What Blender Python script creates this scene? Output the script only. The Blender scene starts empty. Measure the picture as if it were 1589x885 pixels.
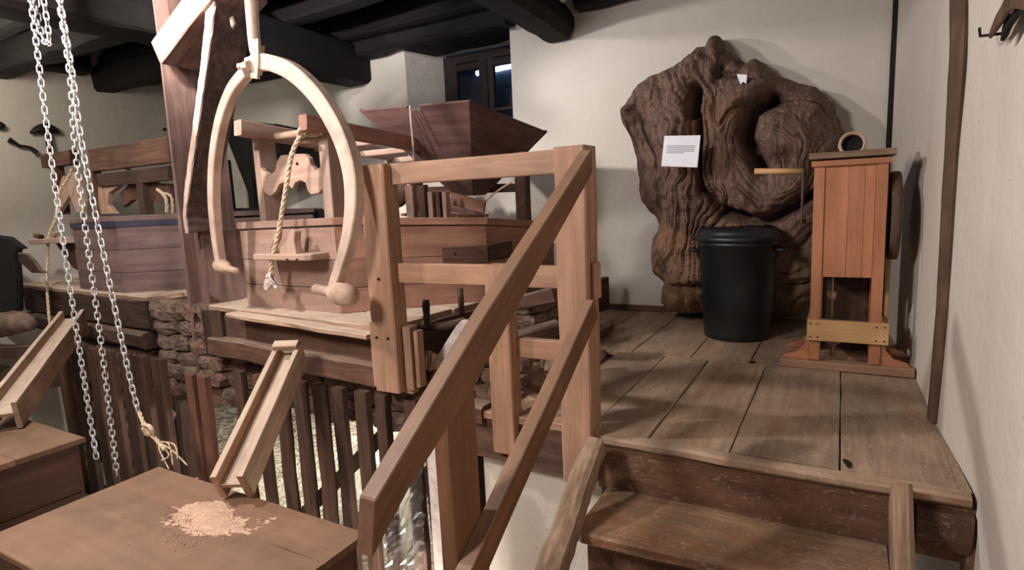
import bpy, bmesh, math, random
import numpy as np
from mathutils import Vector as V, Matrix, Quaternion
random.seed(7); np.random.seed(7)
PI = math.pi
C = bpy.context.scene.collection
sc = bpy.context.scene

# ------------------------------------------------------------------ camera
FPX, IW, IH = 905.0, 1589, 885
CAM = V((0, 0, 0.95))
_y = V((513, -153, 905)).normalized()
_z = -(V((513, -153, 905)).cross(V((1581, 60, -905)))).normalized()
_x = _y.cross(_z)
RW = Matrix((_x, _y, _z))                       # image axes (right, down, forward) -> world
cd = bpy.data.cameras.new('camera'); cam = bpy.data.objects.new('camera', cd); C.objects.link(cam)
cd.sensor_fit = 'HORIZONTAL'; cd.sensor_width = 36.0; cd.lens = 36.0 * FPX / IW; cd.clip_start = 0.02
r = RW @ V((1, 0, 0)); u = RW @ V((0, -1, 0)); b = RW @ V((0, 0, -1))
cam.matrix_world = Matrix(((r.x, u.x, b.x, CAM.x), (r.y, u.y, b.y, CAM.y), (r.z, u.z, b.z, CAM.z), (0, 0, 0, 1)))
sc.camera = cam

def at(px, py, ax, val):
    """world point seen at a pixel on the plane <ax> = val"""
    d = RW @ V((px - IW / 2, py - IH / 2, FPX)); i = 'xyz'.index(ax)
    return CAM + d * ((val - CAM[i]) / d[i])

# ------------------------------------------------------------------ world, lights, exposure
w = bpy.data.worlds.new('world'); sc.world = w; w.use_nodes = True
w.node_tree.nodes['Background'].inputs[0].default_value = (0.55, 0.6, 0.75, 1)
w.node_tree.nodes['Background'].inputs[1].default_value = 0.075
sc.view_settings.view_transform = 'Standard'; sc.view_settings.look = 'None'
sc.view_settings.gamma = 1; sc.view_settings.use_curve_mapping = False
sc.view_settings.exposure = 0.44

def light(name, kind, loc, power, col, size=.08, target=None, spot=None, blend=.5):
    l = bpy.data.lights.new(name, kind); l.energy = power; l.color = col
    if kind == 'AREA': l.size = size
    else: l.shadow_soft_size = size
    if spot: l.spot_size = math.radians(spot); l.spot_blend = blend
    o = bpy.data.objects.new(name, l); C.objects.link(o); o.location = loc
    if target is not None: o.rotation_euler = (V(target) - V(loc)).to_track_quat('-Z', 'Y').to_euler()
    return o
WARM = (1.0, .91, .86)
light('main_spot', 'POINT', (-3.4, .8, 2.55), 192, WARM, .07)
light('post_spot', 'SPOT', (-3.6, 1.75, 2.25), 170, (1, .93, .88), .05, (-3.55, 2.6, 2.3), 120, .8)
light('fill_light', 'AREA', (-2.3, -.7, 2.4), 78, (1, .91, .85), .6, (-.3, 2.6, .5))  # added soft fill for the right wall and steps, no visible source
light('far_window_light', 'POINT', (-2.9, 3.6, 2.0), 6, (.62, .75, 1.0), .25)
light('left_fill', 'POINT', (-6.2, 2.0, 2.2), 34, (1, .9, .74), .2)  # added fill that brightens and warms the left wall
light('cellar_lamp', 'POINT', (-3.3, 3.6, -.45), 62, (1, .93, .88), .12)
light('pit_lamp', 'POINT', (-1.75, 1.85, -1.0), 14, (1, .93, .85), .05)

# ------------------------------------------------------------------ materials
def lin(c): return tuple(((v / 255) / 12.92 if v / 255 <= .04045 else ((v / 255 + .055) / 1.055) ** 2.4) for v in c) + (1,)
def newmat(name):
    m = bpy.data.materials.new(name); m.use_nodes = True; nt = m.node_tree
    return m, nt, nt.nodes['Principled BSDF']
def coords(nt, scale, rnd=True):
    tc = nt.nodes.new('ShaderNodeTexCoord'); mp = nt.nodes.new('ShaderNodeMapping')
    mp.inputs['Scale'].default_value = scale
    if rnd:
        oi = nt.nodes.new('ShaderNodeObjectInfo'); mu = nt.nodes.new('ShaderNodeMath'); mu.operation = 'MULTIPLY'; mu.inputs[1].default_value = 37
        nt.links.new(oi.outputs['Random'], mu.inputs[0])
        ad = nt.nodes.new('ShaderNodeVectorMath'); ad.operation = 'ADD'
        nt.links.new(tc.outputs['Object'], ad.inputs[0]); nt.links.new(mu.outputs[0], ad.inputs[1])
        nt.links.new(ad.outputs[0], mp.inputs[0])
    else: nt.links.new(tc.outputs['Object'], mp.inputs[0])
    return mp.outputs[0]
def noise(nt, vec, scale, detail=5, rough=.6, dist=0):
    n = nt.nodes.new('ShaderNodeTexNoise'); n.inputs['Scale'].default_value = scale; n.inputs['Detail'].default_value = detail
    n.inputs['Roughness'].default_value = rough; n.inputs['Distortion'].default_value = dist
    nt.links.new(vec, n.inputs['Vector']); return n.outputs[0]
def ramp(nt, fac, stops):
    r = nt.nodes.new('ShaderNodeValToRGB'); e = r.color_ramp.elements
    e[0].position, e[0].color = stops[0]; e[1].position, e[1].color = stops[-1]
    for p, c in stops[1:-1]: x = e.new(p); x.color = c
    nt.links.new(fac, r.inputs[0]); return r.outputs[0]
def mix(nt, fac, a, b, mode='MIX'):
    m = nt.nodes.new('ShaderNodeMix'); m.data_type = 'RGBA'; m.blend_type = mode
    for s, v in ((m.inputs[0], fac), (m.inputs[6], a), (m.inputs[7], b)):
        if hasattr(v, 'links'): nt.links.new(v, s)
        else: s.default_value = v
    return m.outputs[2]
def bump(nt, h, strength, dist, bs):
    b = nt.nodes.new('ShaderNodeBump'); b.inputs['Strength'].default_value = strength; b.inputs['Distance'].default_value = dist
    nt.links.new(h, b.inputs['Height']); nt.links.new(b.outputs[0], bs.inputs['Normal'])
def wood(name, dark, lite, rough=.7, dust=0.0, blotch=.35, gs=1.0, bmp=.5, dustcol=(205, 185, 165), stain=None, scuff=0):
    m, nt, bs = newmat(name)
    g = coords(nt, (1.2 * gs, 14 * gs, 14 * gs)); f = coords(nt, (1, 1, 1))
    n1 = noise(nt, g, 2.2, 8, .62, .6)
    col = ramp(nt, n1, [(.28, lin(dark)), (.5, lin([(a + b) / 2 for a, b in zip(dark, lite)])), (.72, lin(lite))])
    n2 = noise(nt, f, 3.2, 4, .6, .3)
    bl = ramp(nt, n2, [(.3, (1 - blotch,) * 3 + (1,)), (.65, (1.08, 1.05, 1.02, 1))])
    col = mix(nt, 1.0, col, bl, 'MULTIPLY')
    oi = nt.nodes.new('ShaderNodeObjectInfo')
    tint = ramp(nt, oi.outputs['Random'], [(0, (.86, .86, .88, 1)), (1, (1.1, 1.06, 1.02, 1))])
    col = mix(nt, 1.0, col, tint, 'MULTIPLY')
    if stain:
        n4 = noise(nt, coords(nt, (1, 2.5, 2.5)), 2.6, 6, .7, .8)
        col = mix(nt, ramp(nt, n4, [(.52, (0, 0, 0, 1)), (.68, (.8, .8, .8, 1))]), col, lin(stain))
    if scuff:   # worn pale scuffs and dark blotches in the boards
        n5 = noise(nt, coords(nt, (2.2, 5, 5)), 9, 3, .5, 2.2)
        col = mix(nt, ramp(nt, n5, [(.60, (0, 0, 0, 1)), (.66, (scuff,) * 3 + (1,))]), col, lin((206, 184, 156)))
        n6 = noise(nt, coords(nt, (1, 1.6, 1.6)), 5, 7, .7, .6)
        col = mix(nt, ramp(nt, n6, [(.30, (.55,) * 3 + (1,)), (.46, (0, 0, 0, 1))]), col, lin((78, 56, 44)))
    if dust:
        ge = nt.nodes.new('ShaderNodeNewGeometry'); sx = nt.nodes.new('ShaderNodeSeparateXYZ'); nt.links.new(ge.outputs['Normal'], sx.inputs[0])
        n3 = noise(nt, f, 7, 5, .65)
        k = nt.nodes.new('ShaderNodeMath'); k.operation = 'MULTIPLY'; k.use_clamp = True; nt.links.new(sx.outputs[2], k.inputs[0])
        d = ramp(nt, n3, [(.3, (dust * .5,) * 3 + (1,)), (.7, (dust,) * 3 + (1,))])
        nt.links.new(d, k.inputs[1]); col = mix(nt, k.outputs[0], col, lin(dustcol))
    nt.links.new(col, bs.inputs['Base Color']); bs.inputs['Roughness'].default_value = rough
    bs.inputs['Specular IOR Level'].default_value = .3
    bump(nt, n1, bmp, .006, bs); return m
def plain(name, c, rough=.6, metal=0, var=.15, scale=20, bmp=.2, bd=.003, spec=.4):
    m, nt, bs = newmat(name); f = coords(nt, (1, 1, 1)); n = noise(nt, f, scale, 5, .6)
    lo = [v * (1 - var) for v in c]; hi = [min(255, v * (1 + var)) for v in c]
    nt.links.new(ramp(nt, n, [(.3, lin(lo)), (.7, lin(hi))]), bs.inputs['Base Color'])
    bs.inputs['Roughness'].default_value = rough; bs.inputs['Metallic'].default_value = metal; bs.inputs['Specular IOR Level'].default_value = spec
    if bmp: bump(nt, n, bmp, bd, bs)
    return m
def plaster(name, c, c2, speck=True):
    m, nt, bs = newmat(name); f = coords(nt, (1, 1, 1), False)
    n = noise(nt, f, 1.1, 4, .5); col = ramp(nt, n, [(.3, lin(c)), (.7, lin(c2))])
    if speck:
        vo = nt.nodes.new('ShaderNodeTexVoronoi'); vo.inputs['Scale'].default_value = 11; nt.links.new(f, vo.inputs['Vector'])
        col = mix(nt, ramp(nt, vo.outputs['Distance'], [(.035, (.7,) * 3 + (1,)), (.05, (0, 0, 0, 1))]), col, lin((110, 95, 80)))
    nt.links.new(col, bs.inputs['Base Color']); bs.inputs['Roughness'].default_value = .92; bs.inputs['Specular IOR Level'].default_value = .15
    bump(nt, noise(nt, f, 9, 8, .6), .5, .02, bs); return m

M = {}
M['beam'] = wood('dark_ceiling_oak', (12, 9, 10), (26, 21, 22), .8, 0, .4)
M['plank'] = wood('worn_floor_oak', (134, 112, 94), (190, 166, 142), .72, .3, .4, .9, .6, (190, 170, 148), stain=(140, 98, 72), scuff=.45)
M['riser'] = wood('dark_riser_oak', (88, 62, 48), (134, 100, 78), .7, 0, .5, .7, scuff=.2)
M['tread'] = wood('worn_tread_oak', (120, 94, 76), (170, 138, 110), .62, .2, .45, .8, .6, (165, 140, 112), stain=(140, 86, 56), scuff=.35)
M['log'] = wood('rough_log', (120, 98, 82), (184, 158, 134), .85, 0, .45, 1.1, 1.0)
M['rail'] = wood('planed_rail_oak', (138, 106, 86), (180, 146, 122), .55, .2, .22, .7, .25, (190, 165, 145))
M['rail2'] = wood('brown_handrail_oak', (98, 68, 48), (130, 94, 70), .5, .3, .2, .7, .25, (190, 165, 145))
M['vat'] = wood('vat_pine', (146, 118, 106), (184, 156, 142), .6, .2, .25, .5, .3)
M['vat2'] = wood('red_vat_pine', (138, 100, 86), (172, 132, 114), .6, .2, .3, .5, .3)
M['dimvat'] = wood('dim_vat_pine', (104, 84, 82), (146, 122, 118), .65, .2, .3, .5, .3)  # vat pine darkened to imitate dim light on the far vat
M['frame'] = wood('pale_frame_wood', (166, 138, 124), (204, 180, 166), .6, .3, .18, .5, .25)
M['table'] = wood('floury_table_oak', (136, 110, 94), (186, 158, 138), .75, .85, .35, .8, .5, (215, 195, 175))
M['hurst'] = wood('hurst_oak', (74, 52, 44), (122, 92, 76), .8, .3, .45, .8, .6)
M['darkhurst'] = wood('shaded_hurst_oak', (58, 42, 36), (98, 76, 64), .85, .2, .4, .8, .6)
M['slat'] = wood('slat_oak', (62, 44, 37), (104, 78, 64), .8, 0, .35, .8, .5)
M['redslat'] = wood('reddish_slat_oak', (100, 68, 56), (138, 98, 80), .7, 0, .3, .7, .4)
M['hopper'] = wood('dark_hopper_oak', (82, 58, 56), (118, 90, 86), .65, .15, .3, .6, .3)
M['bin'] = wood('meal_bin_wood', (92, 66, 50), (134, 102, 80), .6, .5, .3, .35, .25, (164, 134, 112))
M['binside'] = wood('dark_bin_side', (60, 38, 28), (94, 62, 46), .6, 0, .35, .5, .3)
M['crane'] = wood('crane_oak', (100, 76, 70), (150, 122, 112), .75, .2, .4, .6, .6)
M['brace'] = wood('brace_oak', (60, 46, 44), (112, 92, 86), .8, 0, .4, .6, .8)
M['cab'] = wood('orange_pine', (164, 108, 78), (194, 138, 104), .55, 0, .22, .45, .25)
M['cab2'] = wood('pale_pine', (188, 146, 98), (214, 176, 130), .55, 0, .15, .45, .2)
M['tan'] = plain('ring_wood', (176, 148, 128), .7, 0, .16, 14)
M['tong'] = plain('bleached_tong_wood', (194, 170, 156), .6, 0, .14, 9, .3)
M['trim'] = wood('wall_timber', (70, 54, 44), (112, 90, 74), .8, 0, .4, .7)
M['chain'] = plain('zinc_chain', (214, 214, 214), .36, .4, .1, 60, 0)
M['iron'] = plain('black_iron', (40, 36, 34), .55, .6, .25, 20)
M['rust'] = plain('rusty_iron', (92, 78, 66), .65, .5, .25, 20)
M['rope'] = plain('hemp_rope', (206, 184, 158), .9, 0, .2, 60, .5)
M['canm'] = plain('black_plastic', (24, 27, 30), .42, 0, .1, 5, .05, spec=.5)
M['paper'] = plain('paper', (232, 234, 244), .6, 0, .02, 8, 0)
M['ink'] = plain('print', (150, 150, 160), .7, 0, .02, 8, 0)
M['wall'] = plaster('cream_plaster', (204, 194, 182), (214, 206, 196))
M['wallb'] = plaster('back_plaster', (196, 190, 180), (206, 200, 192), False)
M['stone'] = plain('rubble_stone', (116, 96, 84), .9, 0, .35, 7, .8, .02)
M['redstone'] = plain('red_sandstone', (118, 90, 78), .9, 0, .3, 7, .8, .02)
M['palestone'] = plain('pale_flagstone', (160, 134, 108), .9, 0, .22, 5, .8, .02)
M['straw'] = plain('straw', (222, 212, 194), .8, 0, .2, 30, 0)
M['cellar'] = plaster('cellar_plaster', (206, 196, 176), (228, 220, 200))
M['flour'] = plain('flour', (196, 164, 140), .95, 0, .1, 40, .6)
M['cloth'] = plain('pale_rag', (210, 196, 190), .9, 0, .12, 18, .4)
M['blackcloth'] = plain('black_cloth', (16, 15, 17), .9, 0, .2, 10, .5)
M['wmet'] = wood('window_oak', (28, 21, 20), (46, 36, 33), .6, 0, .2)
M['blue'] = plain('blue_rim_shade', (52, 50, 72), .6, 0, .2, 8)

def glassmat(name, c, rough=.02, alpha=None):
    m, nt, bs = newmat(name); bs.inputs['Base Color'].default_value = c; bs.inputs['Roughness'].default_value = rough
    bs.inputs['Transmission Weight'].default_value = 1.0; bs.inputs['IOR'].default_value = 1.45; return m
M['glass'] = glassmat('window_glass', (.85, .9, 1, 1))
M['plastic'] = glassmat('crumpled_plastic', (.82, .86, .9, 1), .18)
m, nt, bs = newmat('night_sky_beyond'); bs.inputs['Base Color'].default_value = lin((40, 56, 84)); M['night'] = m
m, nt, bs = newmat('lit_tube'); bs.inputs['Emission Color'].default_value = (.75, .88, 1, 1); bs.inputs['Emission Strength'].default_value = 3.5; M['tube'] = m

# stump bark
m, nt, bs = newmat('old_stump_wood'); f = coords(nt, (1, 1, 1), False)
n1 = noise(nt, f, 3.2, 6, .6, .5); n2 = noise(nt, coords(nt, (14, 6, 3), False), 2.2, 8, .65, 1.5)
c = ramp(nt, n2, [(.3, lin((66, 51, 46))), (.5, lin((110, 88, 78))), (.75, lin((146, 120, 106)))])
c = mix(nt, ramp(nt, n1, [(.5, (0, 0, 0, 1)), (.7, (.45,) * 3 + (1,))]), c, lin((140, 98, 70)))
sx = nt.nodes.new('ShaderNodeSeparateXYZ'); nt.links.new(f, sx.inputs[0])
lo = nt.nodes.new('ShaderNodeMapRange'); lo.inputs[1].default_value = .8; lo.inputs[2].default_value = .25; lo.inputs[3].default_value = 0; lo.inputs[4].default_value = .55
nt.links.new(sx.outputs[2], lo.inputs[0]); c = mix(nt, lo.outputs[0], c, lin((160, 128, 96)))
nt.links.new(c, bs.inputs['Base Color']); bs.inputs['Roughness'].default_value = .85; bs.inputs['Specular IOR Level'].default_value = .2
bump(nt, n2, .8, .012, bs); M['stump'] = m

# ------------------------------------------------------------------ helpers
WM = {}
def wm(o): return WM.get(o.name, Matrix.Identity(4)) if o else Matrix.Identity(4)
def place(o, mat4, parent=None):
    WM[o.name] = mat4.copy()
    if parent: o.parent = parent; o.matrix_local = wm(parent).inverted() @ mat4
    else: o.matrix_world = mat4
def tag(o, label=None, cat=None, group=None, kind=None):
    if label: o['label'] = label
    if cat: o['category'] = cat
    if group: o['group'] = group
    if kind: o['kind'] = kind
    return o
def thing(name, label, cat, loc, group=None, kind=None):
    o = bpy.data.objects.new(name, None); C.objects.link(o); o.empty_display_size = .05
    place(o, Matrix.Translation(V(loc))); return tag(o, label, cat, group, kind)
def mk(name, verts, faces, mat, parent, M4, smooth=False, bev=0):
    me = bpy.data.meshes.new(name); me.from_pydata([tuple(v) for v in verts], [], faces); me.validate()
    me.materials.append(M[mat] if isinstance(mat, str) else mat)
    if smooth: me.polygons.foreach_set('use_smooth', [True] * len(me.polygons))
    bm = bmesh.new(); bm.from_mesh(me); bmesh.ops.recalc_face_normals(bm, faces=bm.faces); bm.to_mesh(me); bm.free()
    o = bpy.data.objects.new(name, me); C.objects.link(o); place(o, M4, parent)
    if bev:
        md = o.modifiers.new('bevel', 'BEVEL'); md.width = bev; md.segments = 1; md.limit_method = 'ANGLE'
    return o
def frame(p0, x, up=(0, 0, 1)):
    x = V(x).normalized(); up = V(up)
    if abs(x.dot(up.normalized())) > .97: up = V((0, 1, 0)) if abs(x.y) < .9 else V((1, 0, 0))
    y = up.cross(x).normalized(); z = x.cross(y)
    m = Matrix((x, y, z)).transposed().to_4x4(); m.translation = V(p0); return m
def beam(name, p0, p1, w_, h, mat, parent=None, up=(0, 0, 1), jit=.002, ch=.005, seg=None, taper=1.0, bow=0):
    """chamfered timber from p0 to p1; h lies along <up>, w_ across it"""
    p0, p1 = V(p0), V(p1); L = (p1 - p0).length; seg = seg or max(1, min(10, int(L / .18)))
    m = frame((p0 + p1) / 2, p1 - p0, up); ch = min(ch, w_ * .3, h * .3); vs = []; fs = []
    for i in range(seg + 1):
        t = i / seg; k = 1 + (taper - 1) * t; a, c = w_ / 2 * k, h / 2 * k; x = L * (t - .5)
        oy = random.uniform(-jit, jit) if 0 < i < seg else 0; oz = random.uniform(-jit, jit) if 0 < i < seg else 0
        oz += bow * math.sin(PI * t)
        for (yy, zz) in ((a, c - ch), (a - ch, c), (-a + ch, c), (-a, c - ch), (-a, -c + ch), (-a + ch, -c), (a - ch, -c), (a, -c + ch)):
            vs.append((x, yy + oy + random.uniform(-jit, jit) * .6, zz + oz + random.uniform(-jit, jit) * .6))
    for i in range(seg):
        for j in range(8): k = (j + 1) % 8; fs.append((i * 8 + j, i * 8 + k, (i + 1) * 8 + k, (i + 1) * 8 + j))
    fs.append(tuple(range(8))[::-1]); fs.append(tuple(seg * 8 + j for j in range(8)))
    return mk(name, vs, fs, mat, parent, m)
def box(name, a, b, mat, parent=None, grain='x', jit=.0015, ch=.004, seg=None):
    a, b = V(a), V(b); c = (a + b) / 2; d = V([abs(v) for v in (b - a)])
    if grain == 'x': return beam(name, (a.x, c.y, c.z), (b.x, c.y, c.z), d.y, d.z, mat, parent, (0, 0, 1), jit, ch, seg)
    if grain == 'y': return beam(name, (c.x, a.y, c.z), (c.x, b.y, c.z), d.x, d.z, mat, parent, (0, 0, 1), jit, ch, seg)
    return beam(name, (c.x, c.y, a.z), (c.x, c.y, b.z), d.x, d.y, mat, parent, (0, 1, 0), jit, ch, seg)
def prism(name, pts, ext, mat, parent=None, grain=(1, 0, 0), bev=.003, smooth=False):
    """planar outline (world points) pushed along ext"""
    pts = [V(p) for p in pts]; ext = V(ext); n = len(pts); c = sum(pts, V()) / n + ext / 2
    m = frame(c, grain, ext if abs(V(grain).normalized().dot(ext.normalized())) < .97 else (0, 0, 1)); inv = m.inverted()
    vs = [inv @ p for p in pts] + [inv @ (p + ext) for p in pts]
    fs = [tuple(range(n)), tuple(range(2 * n - 1, n - 1, -1))] + [(i, (i + 1) % n, n + (i + 1) % n, n + i) for i in range(n)]
    return mk(name, vs, fs, mat, parent, m, smooth, bev)
def smoothpath(P, n=8):
    P = [V(p) for p in P]; out = []
    for i in range(len(P) - 1):
        a, b, c, d = P[max(i - 1, 0)], P[i], P[i + 1], P[min(i + 2, len(P) - 1)]
        for k in range(n):
            t = k / n; out.append(.5 * ((2 * b) + (c - a) * t + (2 * a - 5 * b + 4 * c - d) * t * t + (3 * b - a - 3 * c + d) * t ** 3))
    out.append(P[-1]); return out
def tubegeo(P, R, sides=8, flat=None, jit=0, vs=None, fs=None, upv=None):
    vs = [] if vs is None else vs; fs = [] if fs is None else fs; o = len(vs); n = len(P)
    nrm = None
    for i, p in enumerate(P):
        t = (P[min(i + 1, n - 1)] - P[max(i - 1, 0)]).normalized()
        if nrm is None:
            a = V(upv) if upv else (V((0, 0, 1)) if abs(t.z) < .9 else V((0, 1, 0))); nrm = (a - t * a.dot(t)).normalized()
        else: nrm = (nrm - t * nrm.dot(t)).normalized()
        bi = t.cross(nrm); r_ = R[i] if hasattr(R, '__len__') else R
        for j in range(sides):
            an = 2 * PI * j / sides; q = r_ * (1 + random.uniform(-jit, jit))
            a, c = math.cos(an), math.sin(an)
            if flat: # rounded rectangle section
                s = 1 / max(abs(a), abs(c)) ** .75; vs.append(p + nrm * a * s * q * flat[0] + bi * c * s * q * flat[1])
            else: vs.append(p + nrm * a * q + bi * c * q)
    for i in range(n - 1):
        for j in range(sides): k = (j + 1) % sides; fs.append((o + i * sides + j, o + i * sides + k, o + (i + 1) * sides + k, o + (i + 1) * sides + j))
    fs.append(tuple(o + j for j in range(sides))[::-1]); fs.append(tuple(o + (n - 1) * sides + j for j in range(sides)))
    return vs, fs
def tube(name, P, R, mat, parent=None, sides=8, n=6, flat=None, jit=0, smooth=True, upv=None, raw=False):
    P = [V(p) for p in P]; k = len(P)
    Q = P if raw or k < 3 and not hasattr(R, '__len__') else smoothpath(P, n)
    if hasattr(R, '__len__') and len(Q) != k:
        R = [R[min(int(i / n), k - 2)] * (1 - (i / n - min(int(i / n), k - 2))) + R[min(int(i / n), k - 2) + 1] * (i / n - min(int(i / n), k - 2)) for i in range(len(Q))]
    c = sum(Q, V()) / len(Q); m = frame(c, P[-1] - P[0] if (P[-1] - P[0]).length > 1e-4 else (1, 0, 0)); inv = m.inverted()
    vs, fs = tubegeo(Q, R, sides, flat, jit, upv=upv)
    return mk(name, [inv @ v for v in vs], fs, mat, parent, m, smooth)
def lathe(name, prof, loc, mat, parent=None, n=32, axis=(0, 0, 1), smooth=True, jit=0):
    m = frame(loc, axis if abs(axis[2]) < .9 else (1, 0, 0)); ax = V(axis).normalized()
    q = V((0, 0, 1)).rotation_difference(ax).to_matrix().to_4x4(); q.translation = V(loc)
    vs = []; fs = []
    for (r_, z) in prof:
        for j in range(n): a = 2 * PI * j / n; k = 1 + random.uniform(-jit, jit); vs.append((r_ * k * math.cos(a), r_ * k * math.sin(a), z))
    for i in range(len(prof) - 1):
        for j in range(n): k = (j + 1) % n; fs.append((i * n + j, i * n + k, (i + 1) * n + k, (i + 1) * n + j))
    fs.append(tuple(range(n))[::-1]); fs.append(tuple((len(prof) - 1) * n + j for j in range(n)))
    return mk(name, vs, fs, mat, parent, q, smooth)
def rope(name, P, rad, mat, parent=None, twist=55, n=10):
    Q = smoothpath(P, n); vs, fs = [], []
    for s in range(3):
        ln = 0; R_ = []
        for i, p in enumerate(Q):
            if i: ln += (Q[i] - Q[i - 1]).length
            t = (Q[min(i + 1, len(Q) - 1)] - Q[max(i - 1, 0)]).normalized(); a = V((0, 1, 0)) if abs(t.y) < .9 else V((1, 0, 0))
            x = t.cross(a).normalized(); y = t.cross(x); an = ln * twist + s * 2 * PI / 3
            R_.append(p + (x * math.cos(an) + y * math.sin(an)) * rad * .5)
        tubegeo(R_, rad * .56, 6, vs=vs, fs=fs)
    c = sum(Q, V()) / len(Q); return mk(name, [v - c for v in vs], fs, mat, parent, Matrix.Translation(c), True)
STONES = []
def stonemesh(mat):
    for i in range(5):
        bm = bmesh.new(); bmesh.ops.create_cube(bm, size=1); bmesh.ops.subdivide_edges(bm, edges=bm.edges, cuts=1, use_grid_fill=True)
        for v in bm.verts:
            l = v.co.length; v.co *= (1 - .28 * max(0, l - .5) / .37 * .9); v.co += V([random.uniform(-.06, .06) for _ in range(3)])
        me = bpy.data.meshes.new('stone'); bm.to_mesh(me); bm.free(); me.materials.append(M[mat]); STONES.append((mat, me))
for k in ('stone', 'redstone', 'palestone'): stonemesh(k)
def stone(loc, size, mat, parent, rot=(0, 0, 0), name='stone'):
    me = random.choice([s for k, s in STONES if k == mat]); o = bpy.data.objects.new(name, me); C.objects.link(o)
    from mathutils import Euler
    place(o, Matrix.Translation(V(loc)) @ Euler(rot).to_matrix().to_4x4() @ Matrix.Diagonal((*size, 1)), parent); return o
def struct(name, loc=(0, 0, 0)): return thing(name, None, None, loc, kind='structure')

# ================================================================== SETTING
# ---- walls
YB = 4.68
wb = box('wall_back', (-7.4, YB, -1.6), (-3.74, YB + .55, 3.0), 'wallb', None, jit=0, ch=.001, seg=1); tag(wb, kind='structure')
for nm, a, b_ in (('pier', (-2.57, YB, -1.6), (.34, YB + .55, 3.0)), ('lintel_wall', (-3.74, YB, 2.46), (-2.57, YB + .55, 3.0)), ('sill_wall', (-3.74, YB, -1.6), (-2.57, YB + .55, 1.35))):
    tag(box('wall_back', a, b_, 'wallb', None, jit=0, ch=.001, seg=1), kind='structure')
# splayed left reveal
tag(prism('wall_back', [(-3.74, YB, 1.35), (-3.60, YB + .5, 1.35), (-3.60, YB + .5, 2.46), (-3.74, YB, 2.46)], (-.14, .06, 0), 'wallb', None, bev=0), kind='structure')
pr = [(.42, -2.2), (.385, 2.2), (.352, 2.8), (.345, 3.45), (.27, YB)]
tag(prism('wall_right', [(x, y, -1.0) for x, y in pr] + [(.8, YB + .5, -1.0), (.8, -2.2, -1.0)], (0, 0, 4.0), 'wall', None, (0, 0, 1), bev=0), kind='structure')
tag(box('wall_left', (-7.5, -1.5, -1.6), (-7.25, YB, 3.0), 'wallb', None, jit=0, ch=.001, seg=1), kind='structure')
tag(box('wall_front', (-1.42, 2.16, -1.6), (-.84, 2.42, -.12), 'wall', None, jit=0, ch=.001, seg=1), kind='structure')
# timbers of the right wall
ti = tag(tube('trim_1', [at(1451, 652, 'x', .352), at(1466, 480, 'x', .352), at(1480, 250, 'x', .35), at(1492, 90, 'x', .35), at(1495, -60, 'x', .35)], [.032, .034, .036, .044, .046], 'trim', None, 6, 5, flat=(.9, .8), jit=.04, smooth=False), kind='structure')
tag(tube('trim_2', [(.262, YB - .01, -.02), (.262, YB - .012, 1.2), (.27, YB - .01, 1.9), (.275, YB - .01, 2.8)], [.026, .026, .034, .036], 'beam', None, 6, 5, flat=(.9, .8), jit=.05, smooth=False), kind='structure')
# ---- baseboard at the back
tag(box('baseboard_back', (-2.1, YB - .025, 0), (-1.2, YB, .05), 'hurst', None), kind='structure')

# ---- window
wn = struct('window_1', (-3.1, YB + .5, 1.4))
yw = YB + .44
box('window_frame', (-3.6, yw, 1.38), (-3.5, yw + .06, 2.42), 'wmet', wn, 'z')
box('window_frame', (-2.66, yw, 1.38), (-2.57, yw + .06, 2.42), 'wmet', wn, 'z')
box('window_frame', (-3.6, yw, 2.34), (-2.57, yw + .06, 2.42), 'wmet', wn, 'x')
box('window_frame', (-3.6, yw, 1.36), (-2.57, yw + .06, 1.46), 'wmet', wn, 'x')
for x0, x1 in ((-3.5, -3.1), (-3.07, -2.66)):
    c_ = thing  # casements
    sash = box('casement', (x0, yw - .02, 1.46), (x0 + .07, yw + .03, 2.34), 'wmet', wn, 'z')
    box('stile', (x1 - .07, yw - .02, 1.46), (x1, yw + .03, 2.34), 'wmet', sash, 'z')
    for z in (1.46, 1.83, 2.26): box('rail', (x0, yw - .018, z), (x1, yw + .03, z + (.07 if z != 1.83 else .035)), 'wmet', sash, 'x')
    mk('pane', [(-.17, 0, -.4), (.17, 0, -.4), (.17, 0, .4), (-.17, 0, .4), (-.17, .004, -.4), (.17, .004, -.4), (.17, .004, .4), (-.17, .004, .4)],
       [(0, 1, 2, 3), (7, 6, 5, 4), (0, 4, 5, 1), (1, 5, 6, 2), (2, 6, 7, 3), (3, 7, 4, 0)], 'glass', sash, Matrix.Translation(((x0 + x1) / 2, yw + .005, 1.9)))
box('mullion', (-3.105, yw - .03, 1.46), (-3.065, yw + .04, 2.34), 'wmet', wn, 'z')
tag(box('wall_beyond', (-5.2, 6.4, .6), (-1.6, 6.5, 3.4), 'night', None, jit=0), kind='structure')
tb = tag(tube('tube_light', [tuple(at(740, 114, 'y', 6.372)), tuple(at(815, 98, 'y', 6.372))], .03, 'tube'), 'lit fluorescent tube seen through the dark window', 'lamp')

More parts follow.
